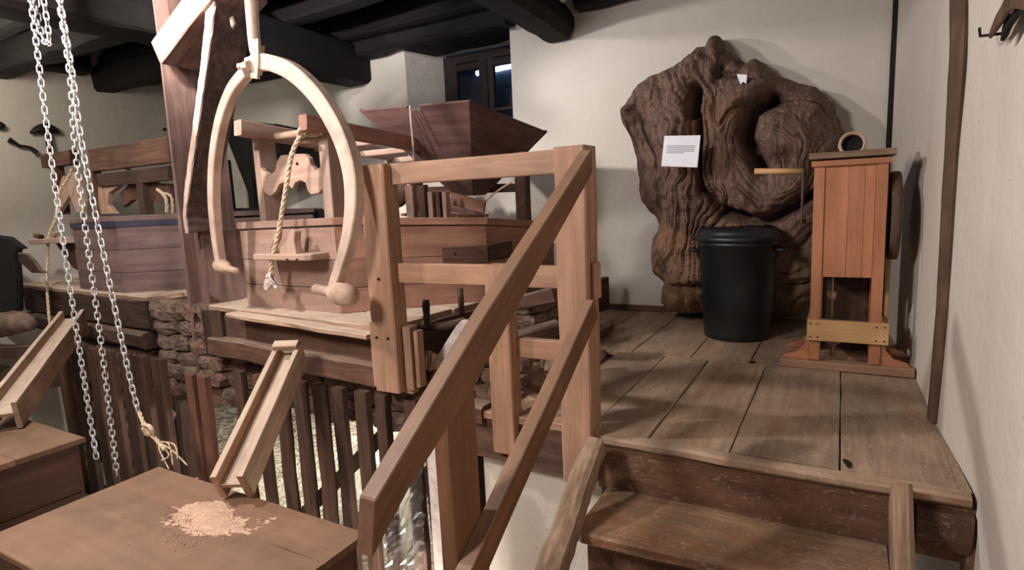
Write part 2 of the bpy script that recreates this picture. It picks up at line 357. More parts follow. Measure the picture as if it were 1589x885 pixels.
# ---- ceiling with boards and beams
ce = struct('ceiling', (-3, 2, 2.8))
for i in range(27):
    x0 = -7.4 + i * .29
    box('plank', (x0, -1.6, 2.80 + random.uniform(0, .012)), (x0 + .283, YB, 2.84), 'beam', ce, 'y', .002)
for i, y in enumerate((4.35, 3.75, 3.1, 2.45, 1.8, 1.15, .5)):
    P = [V((-7.2 + k * 1.08, y + random.uniform(-.05, .05), 2.66 + random.uniform(-.03, .03))) for k in range(8)]
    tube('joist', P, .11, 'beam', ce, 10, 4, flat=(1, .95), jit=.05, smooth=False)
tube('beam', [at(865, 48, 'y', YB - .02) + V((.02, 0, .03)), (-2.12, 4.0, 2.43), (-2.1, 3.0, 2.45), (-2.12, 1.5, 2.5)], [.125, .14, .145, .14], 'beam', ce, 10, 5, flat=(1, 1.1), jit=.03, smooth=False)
box('beam', (-4.52, .2, 2.19), (-4.18, YB, 2.55), 'beam', ce, 'y', .015, .03)
box('beam', (-4.3, YB - .22, 2.42), (-2.5, YB - .02, 2.66), 'beam', ce, 'x', .012, .03)
box('beam', (-3.9, YB - .02, 2.44), (-2.56, YB + .40, 2.6), 'beam', ce, 'x', .01, .03)
box('beam', (-1.9, YB - .16, 2.44), (.27, YB, 2.7), 'beam', ce, 'x', .012, .03)
box('beam', (-7.25, .3, 2.50), (-7.0, 3.5, 2.8), 'beam', ce, 'y', .02, .03)
box('beam', (-7.25, YB - .25, 2.42), (-4.3, YB, 2.7), 'beam', ce, 'x', .02, .03)
for y in (3.6, 2.6): box('beam', (-7.25, y, 2.36), (-4.5, y + .26, 2.62), 'beam', ce, 'x', .02, .04)

# ---- platform floor
fl = struct('floor', (-.8, 3.4, 0))
rowA = [-1.46, -1.18, -.885, -.638, -.333, .022, .352]
rowB = [-2.2, -1.8, -1.44, -1.10, -.745, -.42, -.09, .34]
for i in range(len(rowA) - 1):
    dz = random.uniform(-.004, .003)
    if i >= 1: box('plank', (rowA[i] + .0025, 2.15, -.035 + dz), (rowA[i + 1] - .0025, 3.375 + random.uniform(-.03, .02) * (i != 5), dz), 'plank', fl, 'y', .0016, .003, 7)
for i in range(len(rowB) - 1):
    dz = random.uniform(-.004, .003); k = 0 if i > 1 else 0
    box('plank', (rowB[i] + .0025, 3.40, -.035 + dz), (rowB[i + 1] - .0025, YB, dz), 'plank', fl, 'y', .0016, .003, 7)
tag(prism('floor_edge', [(.022, 2.15, -.035), (.38, 2.15, -.035), (.345, 3.4, -.035), (.30, 3.4, -.035)], (0, 0, .03), 'plank', fl, (0, 1, 0), 0))
box('subfloor', (-1.46, 2.16, -.12), (.40, YB, -.045), 'darkhurst', fl, 'x', 0)
box('subfloor', (-2.3, 2.55, -.12), (-1.46, YB, -.045), 'darkhurst', fl, 'x', 0)
tube('knot_hole', [(.035, 2.26, -.004), (.045, 2.22, .0015), (.05, 2.18, .0015)], [.006, .012, .005], 'iron', fl, 6, 3, flat=(.2, 1))
tube('knot_hole', [(-.42, 3.39, .001), (-.40, 3.41, .0015)], .012, 'iron', fl, 8, 3, flat=(.2, 1))
# flagstones left of the planks, behind the railing
for (x, y, sx_, sy, rz) in [q_ for q_ in ((-1.0, 2.32, .3, .3, .2), (-1.3, 2.34, .28, .26, -.3), (-1.05, 2.62, .34, .3, .5), (-1.36, 2.66, .26, .3, .1), (-1.02, 2.95, .3, .3, -.2), (-1.34, 3.0, .3, .32, .3), (-1.1, 3.25, .3, .22, .1), (-1.38, 3.28, .3, .22, .1), (-1.62, 3.1, .26, .3, .1), (-1.58, 2.8, .22, .3, .1)) if q_[0] < -1.2]:
    stone((x, y, -.03), (sx_, sy, .13), 'palestone', fl, (random.uniform(-.06, .06), random.uniform(-.06, .06), rz), 'flagstone')
# fascia of the platform, left of the stairs
fa = struct('trim_3', (-1.1, 2.1, 0))
box('fascia_board', (-1.46, 2.08, .0), (-.83, 2.16, .035), 'rail', fa, 'x')
box('fascia_board', (-1.46, 2.09, -.19), (-.83, 2.15, -.002), 'hurst', fa, 'x', .004)
# lower floors
tag(box('floor', (-1.35, -2.2, -.95), (.42, 2.12, -.85), 'palestone', None, jit=0, seg=1), kind='structure')
tag(box('floor', (-7.2, -1.5, -.95), (-1.35, 1.62, -.85), 'palestone', None, jit=0, seg=1), kind='structure')
tag(box('floor', (-7.2, 1.62, -1.4), (-.8, YB, -1.3), 'cellar', None, jit=0, seg=1), kind='structure')
tag(box('wall_cellar', (-7.2, 4.56, -1.3), (-1.46, 4.66, -.05), 'cellar', None, jit=0, seg=1), kind='structure')

# ================================================================== STAIRS
st = thing('wooden_steps', 'worn dark oak steps with rough log side rails leading up to the plank platform', 'stairs', (-.3, 1.6, -.85))
box('nosing', (-.835, 2.095, -.035), (.372, 2.155, .002), 'plank', st, 'x', .003, .01, 8)
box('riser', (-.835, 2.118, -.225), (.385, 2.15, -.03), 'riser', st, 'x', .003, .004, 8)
tr = prism('tread', [(-.80, 2.135, -.22), (-.80, 1.80, -.22), (-.775, 1.765, -.22), (-.5, 1.775, -.22), (-.2, 1.80, -.22), (.17, 1.84, -.22), (.17, 2.135, -.22)], (0, 0, -.045), 'tread', st, (1, 0, 0), .008)
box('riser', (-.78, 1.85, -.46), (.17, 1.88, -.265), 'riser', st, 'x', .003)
box('tread', (-.78, 1.49, -.49), (.17, 1.86, -.45), 'tread', st, 'x', .003, .008)
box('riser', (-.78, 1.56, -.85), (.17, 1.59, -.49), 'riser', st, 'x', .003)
tube('side_log', [at(925, 690, 'x', -.81), at(904, 745, 'x', -.81), at(886, 800, 'x', -.81), at(869, 850, 'x', -.81), at(856, 892, 'x', -.815), (-.83, 1.35, -.72), (-.83, 1.2, -.87)], [.046, .05, .052, .054, .056, .06, .06], 'log', st, 14, 5, flat=(1, .8), jit=.045, smooth=False)
beam('side_board', (.19, 2.09, .0), (.20, 1.55, -.72), .055, .16, 'log', st, (0, .6, 1), .004, .012)
tube('end_beam', [(.235, 2.12, -.115), (.30, 2.12, -.115), (.375, 2.12, -.12)], .062, 'riser', st, 10, 3, flat=(1.05, .8), smooth=False)
tube('end_post', [(.385, 2.13, -.08), (.392, 2.13, -.16), (.388, 2.14, -.4), (.38, 2.14, -.85)], [.03, .045, .045, .04], 'riser', st, 8, 4, flat=(1, .6), smooth=False)

# ================================================================== RAILINGS
ra = thing('platform_railing', 'reddish brown oak railing of posts and boards along the platform edge', 'railing', (-1.4, 2.08, 0))
box('post', (-1.935, 2.03, .075), (-1.79, 2.13, 1.14), 'rail', ra, 'z', .002, .006)
box('post', (-.963, 2.05, -.20), (-.835, 2.17, 1.145), 'rail', ra, 'z', .002, .006)
box('post', (-1.297, 2.05, -.13), (-1.185, 2.13, .69), 'rail', ra, 'z', .002, .006)
box('top_rail', (-1.80, 2.08, 1.047), (-.955, 2.12, 1.14), 'rail', ra, 'x', .001, .004)
box('middle_rail', (-1.80, 2.08, .598), (-1.29, 2.12, .688), 'rail', ra, 'x', .001, .004)
box('middle_rail', (-1.292, 2.075, .598), (-.955, 2.115, .688), 'rail', ra, 'x', .001, .004)
box('lower_rail', (-1.2, 2.10, .292), (-.955, 2.14, .375), 'rail', ra, 'x', .001, .004)
box('cleat', (-1.965, 2.05, .09), (-1.93, 2.12, .40), 'rail', ra, 'z')
box('cleat', (-1.78, 2.07, .085), (-1.735, 2.13, .39), 'rail', ra, 'z')
box('cleat', (-1.725, 2.08, .1), (-1.70, 2.13, .37), 'rail', ra, 'z')
for x, z in ((-1.9, .34), (-1.83, .34), (-.89, .42), (-1.86, .62)):
    tube('nail', [(x, 2.05 if x > -1 else 2.03, z), (x, 2.042 if x > -1 else 2.022, z)], .006, 'iron', ra, 6)
box('block', (-.835, 2.09, .56), (-.815, 2.15, .70), 'rail', ra, 'z')

hr = thing('stair_handrail', 'brown stair handrail of two parallel sloping boards on a broad post', 'railing', (-.85, 1.3, -.85))
def slope_rail(name, pt, pb, h):
    a = at(*pt, 'x', -.79); c = at(*pb, 'x', -.79); d = (c - a).normalized(); n = V((0, -d.z, d.y)); n = n if n.z > 0 else -n
    off = V((-.022, 0, 0)) - n * (h / 2)
    return beam(name, a + off, c + off, .045, h, 'rail2', hr, n, .001, .003), d, n
prism('handrail', [at(x, y, 'x', -.79) for x, y in ((918, 232), (920, 268), (792, 498), (722, 625), (638, 754), (578, 868), (583, 777), (673, 625), (748, 498), (836, 360))], (-.045, 0, 0), 'rail2', hr, at(583, 777, 'x', -.79) - at(920, 229, 'x', -.79), .003)
slope_rail('lower_board', (921, 466), (722, 905), .085)
box('post', (-.885, 1.12, -.85), (-.835, 1.245, .49), 'rail2', hr, 'z', .0015, .004)

# ================================================================== MILL (front unit)
TZ = .36
ex = V((.995, -.0994, 0)); ey = V((.0994, .995, 0))
def mill_table(front_l, front_r, depth, label):
    """stone-floor table: planks, fascia beam, end blocks"""
    fl_, fr = V(front_l), V(front_r); L = (fr - fl_).length; ex_ = (fr - fl_).normalized(); ey_ = V((-ex_.y, ex_.x, 0))
    t = thing('mill_table', label, 'mill frame', ((fl_.x + fr.x) / 2, fl_.y + .3, -1.3))
    def w_(a, b_, z): return V((fl_.x, fl_.y, 0)) + ex_ * a + ey_ * b_ + V((0, 0, z))
    n = int(depth / .26)
    for i in range(n):
        j = random.uniform(-.03, .03)
        beam('plank', w_(j, .13 + i * .26, TZ - .018), w_(L + random.uniform(-.02, .02), .13 + i * .26, TZ - .018), .256, .036, 'table', t, (0, 0, 1), .003, .006)
    return t, w_, L
t1, w1, L1 = mill_table((-3.62, 2.31, 0), (-1.95, 2.15, 0), 2.3, 'floury oak mill table under the near millstone vat, a chute at its front')
beam('edge_board', w1(.36, -.04, .335), w1(1.62, -.035, .318), .09, .026, 'table', t1, (0, 0, 1), .003, .005)
beam('fascia_board', w1(.1, .05, .235), w1(L1 + .05, .05, .215), .04, .2, 'hurst', t1, (0, 0, 1), .004)
beam('front_beam', w1(.02, .0, .095), w1(L1 + .02, .0, .105), .09, .12, 'hurst', t1, (0, 0, 1), .006, .01)
beam('front_beam', w1(1.55, .05, .0), w1(L1 + .6, .02, .01), .09, .09, 'hurst', t1, (0, 0, 1), .006, .012)
beam('end_block', w1(.02, .05, .33), w1(.04, .05, .02), .2, .14, 'darkhurst', t1, (0, 1, 0), .006, .015)
beam('side_board', w1(L1 - .03, .06, .2), w1(L1 + .14, 2.2, .2), .05, .26, 'darkhurst', t1, (0, 0, 1), .006)
for a, b_ in ((.75, 1.2), (1.5, .8), (.7, 2.1), (1.5, 2.1)): beam('leg', w1(a, b_, .3), w1(a, b_, -1.3), .2, .2, 'darkhurst', t1, (0, 1, 0), .008, .02)
for (a, dz) in ((1.46, 0), (1.52, .02)): beam('front_block', w1(a + .33, -.02, .17 + dz), w1(a + .33, -.02, .06), .05, .05, 'rail', t1, (0, 1, 0))
t2, w2, L2 = mill_table((-7.0, 2.55, 0), (-4.47, 2.40, 0), 2.0, 'floury oak mill table under the far millstone vat')
beam('front_beam', w2(.1, .04, .22), w2(L2 - .05, .04, .22), .08, .24, 'darkhurst', t2, (0, 0, 1), .008, .015)
beam('front_beam', w2(.1, .02, .02), w2(L2 - .1, .02, .02), .12, .13, 'darkhurst', t2, (0, 0, 1), .01, .02)
beam('side_board', w2(L2 - .06, .06, .2), w2(L2 - .1, 1.9, .2), .05, .26, 'hurst', t2, (0, 0, 1), .006)
for a, b_ in ((.3, .3), (2.2, .3), (.2, 1.8), (2.3, 1.8)): beam('leg', w2(a, b_, .3), w2(a, b_, -1.3), .2, .2, 'darkhurst', t2, (0, 1, 0), .008, .02)

# rubble wall courses under the mills (pieces of the setting)
rw = struct('wall_rubble', (-3.3, 2.6, -.2))
for x0, x1, zt, zb, y0 in ((-4.5, -3.55, .33, -.32, 2.43), (-3.6, -1.5, .02, -.34, 2.5), (-7.0, -4.5, .1, -.5, 2.75), (-5.9, -5.0, -.1, -1.1, 2.45)):
    z = zt
    while z > zb:
        h = random.uniform(.09, .16); x = x0
        while x < x1:
            l = random.uniform(.16, .36)
            stone((x + l / 2, y0 + random.uniform(-.02, .03) + .07, z - h / 2), (l * 1.06, .2, h * 1.08), random.choice(['stone', 'redstone', 'stone']), rw, (random.uniform(-.06, .06), random.uniform(-.06, .06), random.uniform(-.05, .05)))
            x += l
        z -= h
# rubble and timber right of the near vat, seen through the railing
for i in range(26):
    x = -1.72 + (i % 6) * .075 + random.uniform(-.02, .02); z = .0 + (i // 6) * .068
    stone((x, 2.32 + (i // 6) * .05 + random.uniform(-.02, .02), z + .03), (.1, .12, .065), 'redstone', rw, (0, random.uniform(-.1, .1), random.uniform(-.2, .2)))
z = .0
while z < .34:
    h = random.uniform(.08, .13); y = 2.95
    while y < 3.6:
        l = random.uniform(.15, .3); stone((-1.62, y + l / 2, z + h / 2), (.2, l * 1.05, h * 1.07), 'stone', rw, (0, 0, random.uniform(-.06, .06))); y += l
    z += h

# ---- slats of the pit grille
sg = 'upright slats of the grille under the mill tables'
def slat(px, wid, mat, label, y=2.22, zt=-.0, zb=-1.3, group=None, lean=0):
    p = at(px, 640, 'y', y)
    o = box('grille_slat', (p.x - wid / 2, y - .02, zb), (p.x + wid / 2, y + .02, zt), mat, None, 'z', .003, .004)
    return tag(o, label, 'slat', group)
sl = thing('slat_grille', 'dark grille of upright oak slats closing the pit below the mill tables', 'grille', (-3, 2.2, -1.3))
def gs(px, wid, mat, y=2.2, zt=.03, zb=-1.3):
    p = at(px, 640, 'y', y); box('slat', (p.x - wid / 2 + random.uniform(-.004, .004), y - .02, zb), (p.x + wid / 2, y + .02 + random.uniform(0, .01), zt), mat, sl, 'z', .003, .004)
for px in (110, 133, 158, 183, 207, 230, 255): gs(px, .125, 'slat', 2.2, -.02)
for px, w_ in ((378, .07), (408, .07), (440, .075), (470, .075), (499, .075), (529, .08), (564, .08), (594, .07), (640, .075), (668, .07)): gs(px, w_, 'slat', 2.12, .02)
for px in (303, 322): gs(px, .075, 'redslat', 2.05, -.02)
beam('slat_rail', (-5.6, 2.25, -1.28), (-1.5, 2.2, -1.28), .08, .08, 'slat', sl)

# ---- cellar things
beam_ = thing('diagonal_timber', 'dark timber leaning across the lit pit behind the slats', 'timber', (-2.6, 2.6, -1.3))
beam('timber', at(470, 800, 'y', 2.5), at(590, 680, 'y', 2.7), .06, .09, 'darkhurst', beam_)
b2 = thing('pale_plank', 'pale new plank lying diagonally in the lit pit behind the slats', 'plank', (-2.2, 2.4, -1.3))
beam('board', at(520, 830, 'y', 2.35), at(700, 680, 'y', 2.6), .1, .05, 'cloth', b2)
b3 = thing('upright_pale_board', 'bright pale board standing in the pit left of the broad handrail post', 'plank', (-1.5, 1.95, -1.3))
pA = at(664, 700, 'y', 1.95); box('board', (pA.x - .01, 1.95, -1.3), (pA.x + .11, 1.98, .02), 'cloth', b3, 'z')
# straw on the cellar floor: uncountable
vs, fs = [], []
for i in range(5200):
    x = random.uniform(-6.2, -2.0); y = random.uniform(2.4, 4.3); a = random.uniform(0, PI); l = random.uniform(.03, .08); z = -1.295 + random.uniform(0, .06)
    d_ = V((math.cos(a), math.sin(a), random.uniform(-.3, .3))) * l; s_ = V((-math.sin(a), math.cos(a), 0)) * .003; p = V((x, y, z)); o_ = len(vs)
    vs += [p - d_ - s_, p - d_ + s_, p + d_ + s_, p + d_ - s_, p - d_ + V((0, 0, .005)), p + d_ + V((0, 0, .005))]
    fs += [(o_, o_ + 1, o_ + 2, o_ + 3), (o_, o_ + 3, o_ + 5, o_ + 4), (o_ + 1, o_ + 4, o_ + 5, o_ + 2)]
tag(mk('straw', vs, fs, 'straw', None, Matrix.Identity(4)), 'loose pale straw and chaff covering the lit cellar floor', 'straw', kind='stuff')
def sheet(name, corners, nx, ny, amp, mat, label, cat, parent=None, th=.0):
    a, b_, c, d = [V(p) for p in corners]; vs = []; fs = []; nn = (b_ - a).cross(d - a).normalized()
    for j in range(ny + 1):
        for i in range(nx + 1):
            s, t = i / nx, j / ny; vs.append((a * (1 - s) + b_ * s) * (1 - t) + (d * (1 - s) + c * s) * t + nn * random.uniform(-amp, amp))
    for j in range(ny):
        for i in range(nx):
            k = j * (nx + 1) + i; fs += [(k, k + 1, k + nx + 2), (k, k + nx + 2, k + nx + 1)]
    o = mk(name, vs, fs, mat, parent, Matrix.Identity(4))
    if th: md = o.modifiers.new('solid', 'SOLIDIFY'); md.thickness = th
    return tag(o, label, cat)
sheet('plastic_sheet', [at(600, 900, 'y', 2.0), at(660, 900, 'y', 2.0), at(655, 700, 'y', 2.05), at(600, 740, 'y', 2.05)], 8, 22, .022, 'plastic', 'crumpled clear plastic sheet hanging in the pit behind the slats', 'sheet', th=.002)
sheet('plastic_sheet', [at(520, 800, 'y', 2.9), at(585, 800, 'y', 2.9), at(585, 690, 'y', 2.9), at(520, 700, 'y', 2.9)], 8, 10, .03, 'plastic', 'crumpled clear plastic lying beyond the diagonal timber in the pit', 'sheet', th=.002)

# ---- octagonal vats
def ztop(x, y): return .904 + .0115 * (x + 2.46) - .086 * (y - 2.36)
def vat(A, ang0, s, zb, ztopf, mats, name, label):
    vx = [V((A[0], A[1], 0))]
    for k in range(7):
        a = math.radians(ang0 + 45 * k); vx.append(vx[-1] + V((math.cos(a), math.sin(a), 0)) * s)
    c = sum(vx, V()) / 8; t = thing(name, label, 'vat', (c.x, c.y, zb))
    def inn(v, k): return c + (v - c) * (1 - k / 1.0)
    for k in range(8):
        p, q = vx[k], vx[(k + 1) % 8]; m_ = mats[0] if k in (0, 6, 7) else mats[1]  # right and back faces painted darker and redder, away from the lamp
        for lo, hi in ((0, .26), (.263, .56), (.563, .91)):
            zz = [zb + (ztopf(v.x, v.y) - zb) * f for v in (p, q) for f in (lo, hi)]
            o0 = random.uniform(0, .006)
            p_, q_ = inn(p, o0), inn(q, o0)
            prism('plank', [(p_.x, p_.y, zz[0]), (q_.x, q_.y, zz[2]), (q_.x, q_.y, zz[3] - .002), (p_.x, p_.y, zz[1] - .002)], (inn(p, .03) + inn(q, .03) - p - q) / 2, m_, t, q - p, .002)
        po, qo = inn(p, -.012), inn(q, -.012)
        zz = [ztopf(v.x, v.y) for v in (p, q)]; hh = .042
        prism('rim', [(po.x, po.y, zz[0] - hh), (qo.x, qo.y, zz[1] - hh), (qo.x, qo.y, zz[1]), (po.x, po.y, zz[0])], (inn(p, .05) + inn(q, .05) - p - q) / 2, m_, t, q - p, .003)
    prism('lid', [(inn(v, .04).x, inn(v, .04).y, ztopf(v.x, v.y) - .03) for v in vx], (0, 0, .018), mats[1], t, (1, 0, 0), .002)
    return t, vx, c
v1, vx1, vc1 = vat((-3.325, 2.392), -2, .862, TZ, ztop, ('vat', 'vat2'), 'millstone_vat', 'octagonal wooden millstone vat on the near mill table, behind the railing')
p = vx1[2]; a_ = (vx1[1] - vx1[2]).normalized(); c_ = (vx1[3] - vx1[2]).normalized()
for dd, nn, m_ in ((a_, 'corner_strap', 0), (c_, 'corner_strap', 1)):
    q = p + dd * .27; out = (p + q) / 2 - vc1; out = V((dd.y, -dd.x, 0)); out = out if out.dot(p - vc1) > 0 else -out
    prism(nn, [V((p.x, p.y, .60)) + out * .004, V((q.x, q.y, .60)) + out * .004, V((q.x, q.y, .70)) + out * .004, V((p.x, p.y, .70)) + out * .004], out * .008, 'hurst', v1, dd, .001)
    for k in (.05, .2): tube('nail', [V((p.x, p.y, .66)) + dd * k + out * .012, V((p.x, p.y, .66)) + dd * k + out * .018], .006, 'iron', v1, 6)
_a = at(125, 448, 'z', .36)
v2, vx2, vc2 = vat((_a.x, _a.y), -4, .82, TZ, lambda x, y: .97, ('dimvat', 'dimvat'), 'millstone_vat', 'octagonal wooden millstone vat with bluish shade painted under its rim on the far mill table')
for k in (7, 0, 1):
    p, q = vx2[k], vx2[(k + 1) % 8]; o_ = V(((q - p).y, -(q - p).x, 0)).normalized()
    prism('rim_shade_band', [V((p.x, p.y, .885)) + o_ * .004, V((q.x, q.y, .885)) + o_ * .004, V((q.x, q.y, .925)) + o_ * .004, V((p.x, p.y, .925)) + o_ * .004], o_ * .004, 'blue', v2, q - p, 0)  # bluish shade below the rim painted as a dark band

# ---- hopper frame on the near vat
YF = 2.44
hf = thing('hopper_frame', 'pale wooden hopper frame with a scalloped front board on the near vat', 'frame', (-2.85, 2.6, .9))
pl = at(399, 300, 'y', YF); pr_ = at(500, 300, 'y', YF)
xl, xr = pl.x, pr_.x
ztl = at(375, 196, 'y', YF).z
box('post', (xl, YF, ztop(xl, YF) - .005), (xl + .055, YF + .13, ztl - .08), 'frame', hf, 'z', .001)
box('post', (xr, YF, ztop(xr, YF) - .005), (xr + .075, YF + .13, ztl - .06), 'frame', hf, 'z', .001)
def zt(x, y, z): return z - .086 * (y - YF)
lb = at(374, 206, 'y', 2.36)
beam('side_beam', (xl + .03, 2.33, zt(0, 2.36, ztl - .035)), (xl + .12, 3.75, zt(0, 3.75, ztl - .035)), .075, .09, 'frame', hf, (0, 0, 1), .001)
rb = at(492, 192, 'y', 2.34)
beam('side_beam', (xr + .05, 2.30, rb.z + .01), (xr + .20, 3.95, rb.z - .13), .07, .085, 'vat2', hf, (0, 0, 1), .001)
for y in (2.9, 3.25, 3.6): beam('cross_bar', (xl + .06, y, zt(0, y, ztl - .08)), (xr + .1, y, zt(0, y, ztl - .08)), .04, .04, 'frame', hf, (0, 0, 1), .001)
Zp = [(215, 440), (235, 470), (290, 500), (325, 470), (340, 400), (370, 350), (420, 345), (440, 365), (480, 340), (550, 338), (585, 370), (600, 420), (635, 465), (660, 450), (690, 420),
      (690, 600), (660, 640), (600, 650), (575, 620), (560, 560), (520, 540), (480, 560), (460, 605), (430, 580), (400, 555), (360, 570), (330, 630), (290, 662), (250, 640), (225, 590)]
prism('scalloped_board', [at(360 + a / 4.917, 170 + c / 4.917, 'y', YF - .002) for a, c in Zp], (0, .035, 0), 'frame', hf, (1, 0, 0), .003)
q = at(461, 254, 'y', YF - .004); tube('dowel_hole', [q, q + V((0, -.003, 0))], .009, 'iron', hf, 8)
tube('round_bar', [at(429, 211, 'y', 2.36), at(500, 204, 'y', 2.40)], .021, 'frame', hf, 10)
tube('round_bar', [at(462, 219, 'y', 2.44), at(500, 216, 'y', 2.46)], .019, 'frame', hf, 10)
box('rear_post', (-1.96, 3.55, .8), (-1.88, 3.63, 1.28), 'hurst', hf, 'z', .001)
beam('rear_rail', (-1.95, 3.6, 1.17), (-2.9, 3.7, 1.2), .05, .05, 'hurst', hf); beam('rear_rail', (-1.95, 3.6, 1.04), (-2.9, 3.7, 1.06), .04, .06, 'hurst', hf)
box('rear_post', (-2.96, 3.65, .8), (-2.88, 3.73, 1.3), 'hurst', hf, 'z', .001)

# ---- hopper
ho = thing('grain_hopper', 'dark brown funnel shaped grain hopper tied with cord above the near vat', 'hopper', (-2.35, 3.45, .95))
Cc, Ll, Rr = V((-1.907, 2.95, 1.536)), V((-2.86, 3.05, 1.598)), V((-1.863, 3.9, 1.431)); Bk = Ll + Rr - Cc
tops = [Ll, Cc, Rr, Bk]; ctr = (Ll + Rr) / 2; bot = V((-2.24, 3.42, 1.0))
bots = [bot + (t_ - ctr) * .16 for t_ in tops]
for bb in bots: bb.z = 1.0
for i in range(4):
    a, b_, c, d = tops[i], tops[(i + 1) % 4], bots[(i + 1) % 4], bots[i]; nrm = (b_ - a).cross(d - a).normalized(); cen = (a + b_ + c + d) / 4
    if nrm.dot(ctr - cen) < 0: nrm = -nrm
    m1, m2 = a * .55 + d * .45, b_ * .55 + c * .45
    if i == 0:
        for t0, t1_, dz in ((0, .47, 0), (.475, .575, .05), (.58, 1, 0)):
            e0, e1, g0, g1 = a.lerp(b_, t0), a.lerp(b_, t1_), m1.lerp(m2, t0), m1.lerp(m2, t1_)
            prism('side_board', [e0.lerp(g0, dz * 2), e1.lerp(g1, dz * 2), g1, g0], nrm * .022 + nrm * 0, 'hopper', ho, b_ - a, .002)
    else: prism('side_board', [a, b_, m2, m1], nrm * .022, 'hopper', ho, b_ - a, .002)
    prism('side_board', [m1, m2, c, d], nrm * .022, 'hopper', ho, b_ - a, .002)
tube('cord', [at(636, 164, 'y', 2.98), at(638, 190, 'y', 3.0), at(641, 225, 'y', 3.04), at(643, 285, 'y', 3.06)], .006, 'cloth', ho, 6)
h3 = thing('grain_hopper', 'dark hopper of a further mill in shadow, seen through the near hopper frame', 'hopper', (-5.2, 4.1, .6))
_t = [at(340, 184, 'y', 3.9), at(500, 219, 'y', 3.9)]; _b = [at(385, 300, 'y', 4.1), at(455, 262, 'y', 4.1)]
_t2 = [_t[1] + V((0, .7, 0)), _t[0] + V((0, .7, 0))]; _b2 = [_b[1] + V((0, .25, 0)), _b[0] + V((0, .25, 0))]
for q4 in ((_t[0], _t[1], _b[1], _b[0]), (_t[1], _t2[0], _b2[0], _b[1]), (_t2[0], _t2[1], _b2[1], _b2[0]), (_t2[1], _t[0], _b[0], _b2[1])):
    n4 = (q4[1] - q4[0]).cross(q4[3] - q4[0]).normalized() * .02; prism('side_board', q4, n4, 'beam', h3, q4[1] - q4[0], 0)
for px in (350, 388): q = at(px, 300, 'y', 4.05); box('leg', (q.x - .04, 4.05, -.4), (q.x + .04, 4.13, q.z + .35), 'beam', h3, 'z')
beam('rail', at(340, 330, 'y', 4.0), at(500, 333, 'y', 4.0), .08, .1, 'beam', h3)
# shoe and agitator below the hopper
sh = thing('feed_shoe', 'sloping wooden feed shoe hung below the dark hopper', 'shoe', (-2.25, 3.4, .95))
sa, sb = at(690, 318, 'y', 3.35), at(750, 312, 'y', 3.3)
for q0, q1, z_ in ((at(645, 332, 'y', 3.35), at(738, 336, 'y', 3.3), 0),):
    beam('bottom_board', q0, q1, .3, .02, 'vat2', sh)
beam('side_board', at(700, 308, 'y', 3.2), at(752, 322, 'y', 3.2), .02, .08, 'vat2', sh); beam('side_board', at(670, 316, 'y', 3.5), at(750, 322, 'y', 3.5), .02, .1, 'hopper', sh)
tube('cord', [at(795, 282, 'y', 3.3), at(770, 298, 'y', 3.25), at(748, 318, 'y', 3.22)], .006, 'rope', sh, 6)
ag = thing('lantern_gear', 'worn wooden staves turning beside the feed shoe on the near vat', 'gear', (-2.6, 3.0, .9))
for px, w_, m_ in ((636, .06, 'vat'), (655, .05, 'hurst'), (668, .035, 'vat'), (680, .03, 'hurst'), (690, .03, 'vat')):
    q = at(px, 333, 'y', 3.0); box('stave', (q.x - w_ / 2, 3.0, ztop(q.x, 3.0) - .02), (q.x + w_ / 2, 3.05, at(px, 287 if px < 660 else 298, 'y', 3.0).z), m_, ag, 'z')
q = at(615, 300, 'y', 3.1); lathe('round_head', [(.0, -.03), (.09, -.03), (.1, 0), (.09, .03), (0, .03)], q, 'hurst', ag, 16, (0, 1, .0))
tube('cord', [at(603, 284, 'y', 2.9), at(608, 300, 'y', 2.9), at(604, 318, 'y', 2.9), at(606, 333, 'y', 2.9)], .008, 'rope', ag, 6)

# ---- wooden shelf (cord adjuster) on the vat front, rope and rag
YS = 2.37
ad = thing('cord_shelf', 'small pale wooden cord shelf with curved cleats on the near vat front', 'shelf', tuple(at(432, 400, 'y', YS)))
a0, a1 = at(388, 404, 'y', YS - .16), at(477, 402, 'y', YS - .16)
pts = [V((a0.x + .0, YS - .13, a0.z)), V((a0.x + .03, YS - .16, a0.z)), V((a1.x - .03, YS - .16, a0.z)), V((a1.x, YS - .13, a0.z)), V((a1.x, YS, a0.z)), V((a0.x, YS, a0.z))]
prism('board', pts, (0, 0, .036), 'frame', ad, (1, 0, 0), .006)
zs = a0.z + .036
yc = YS - .13
prism('block', [at(x, y, 'y', yc) for x, y in ((399, 398), (399, 380), (404, 375), (413, 376), (420, 371), (424, 358), (428, 357), (427, 370), (421, 384), (420, 398))], (0, .05, 0), 'frame', ad, (0, 0, 1), .004)
prism('curved_cleat', [at(x, y, 'y', yc) for x, y in ((433, 400), (434, 385), (444, 374), (448, 360), (453, 356), (457, 360), (456, 375), (460, 400))], (0, .05, 0), 'frame', ad, (0, 0, 1), .004)
for px in (446, 461): q = at(px, 403, 'y', YS - .163); tube('peg_hole', [q, q + V((0, -.002, 0))], .007, 'iron', ad, 6, flat=(.7, 1.4))
rp = rope('rope', [at(470, 203, 'y', 2.33), at(464, 214, 'y', 2.32), at(452, 243, 'y', 2.3), at(444, 290, 'y', 2.27), at(436, 340, 'y', 2.25), at(430, 370, 'y', 2.24), at(423, 400, 'y', 2.24), at(420, 425, 'y', 2.24)], .014, 'rope', None, 60, 14)
tag(rp, 'twisted rope running from the round bar down to the cord shelf', 'rope')
tg = tube('knot', [at(462, 207, 'y', 2.31), at(468, 199, 'y', 2.31), at(474, 203, 'y', 2.36), at(470, 212, 'y', 2.38), at(463, 208, 'y', 2.33)], .012, 'rope', rp, 6)
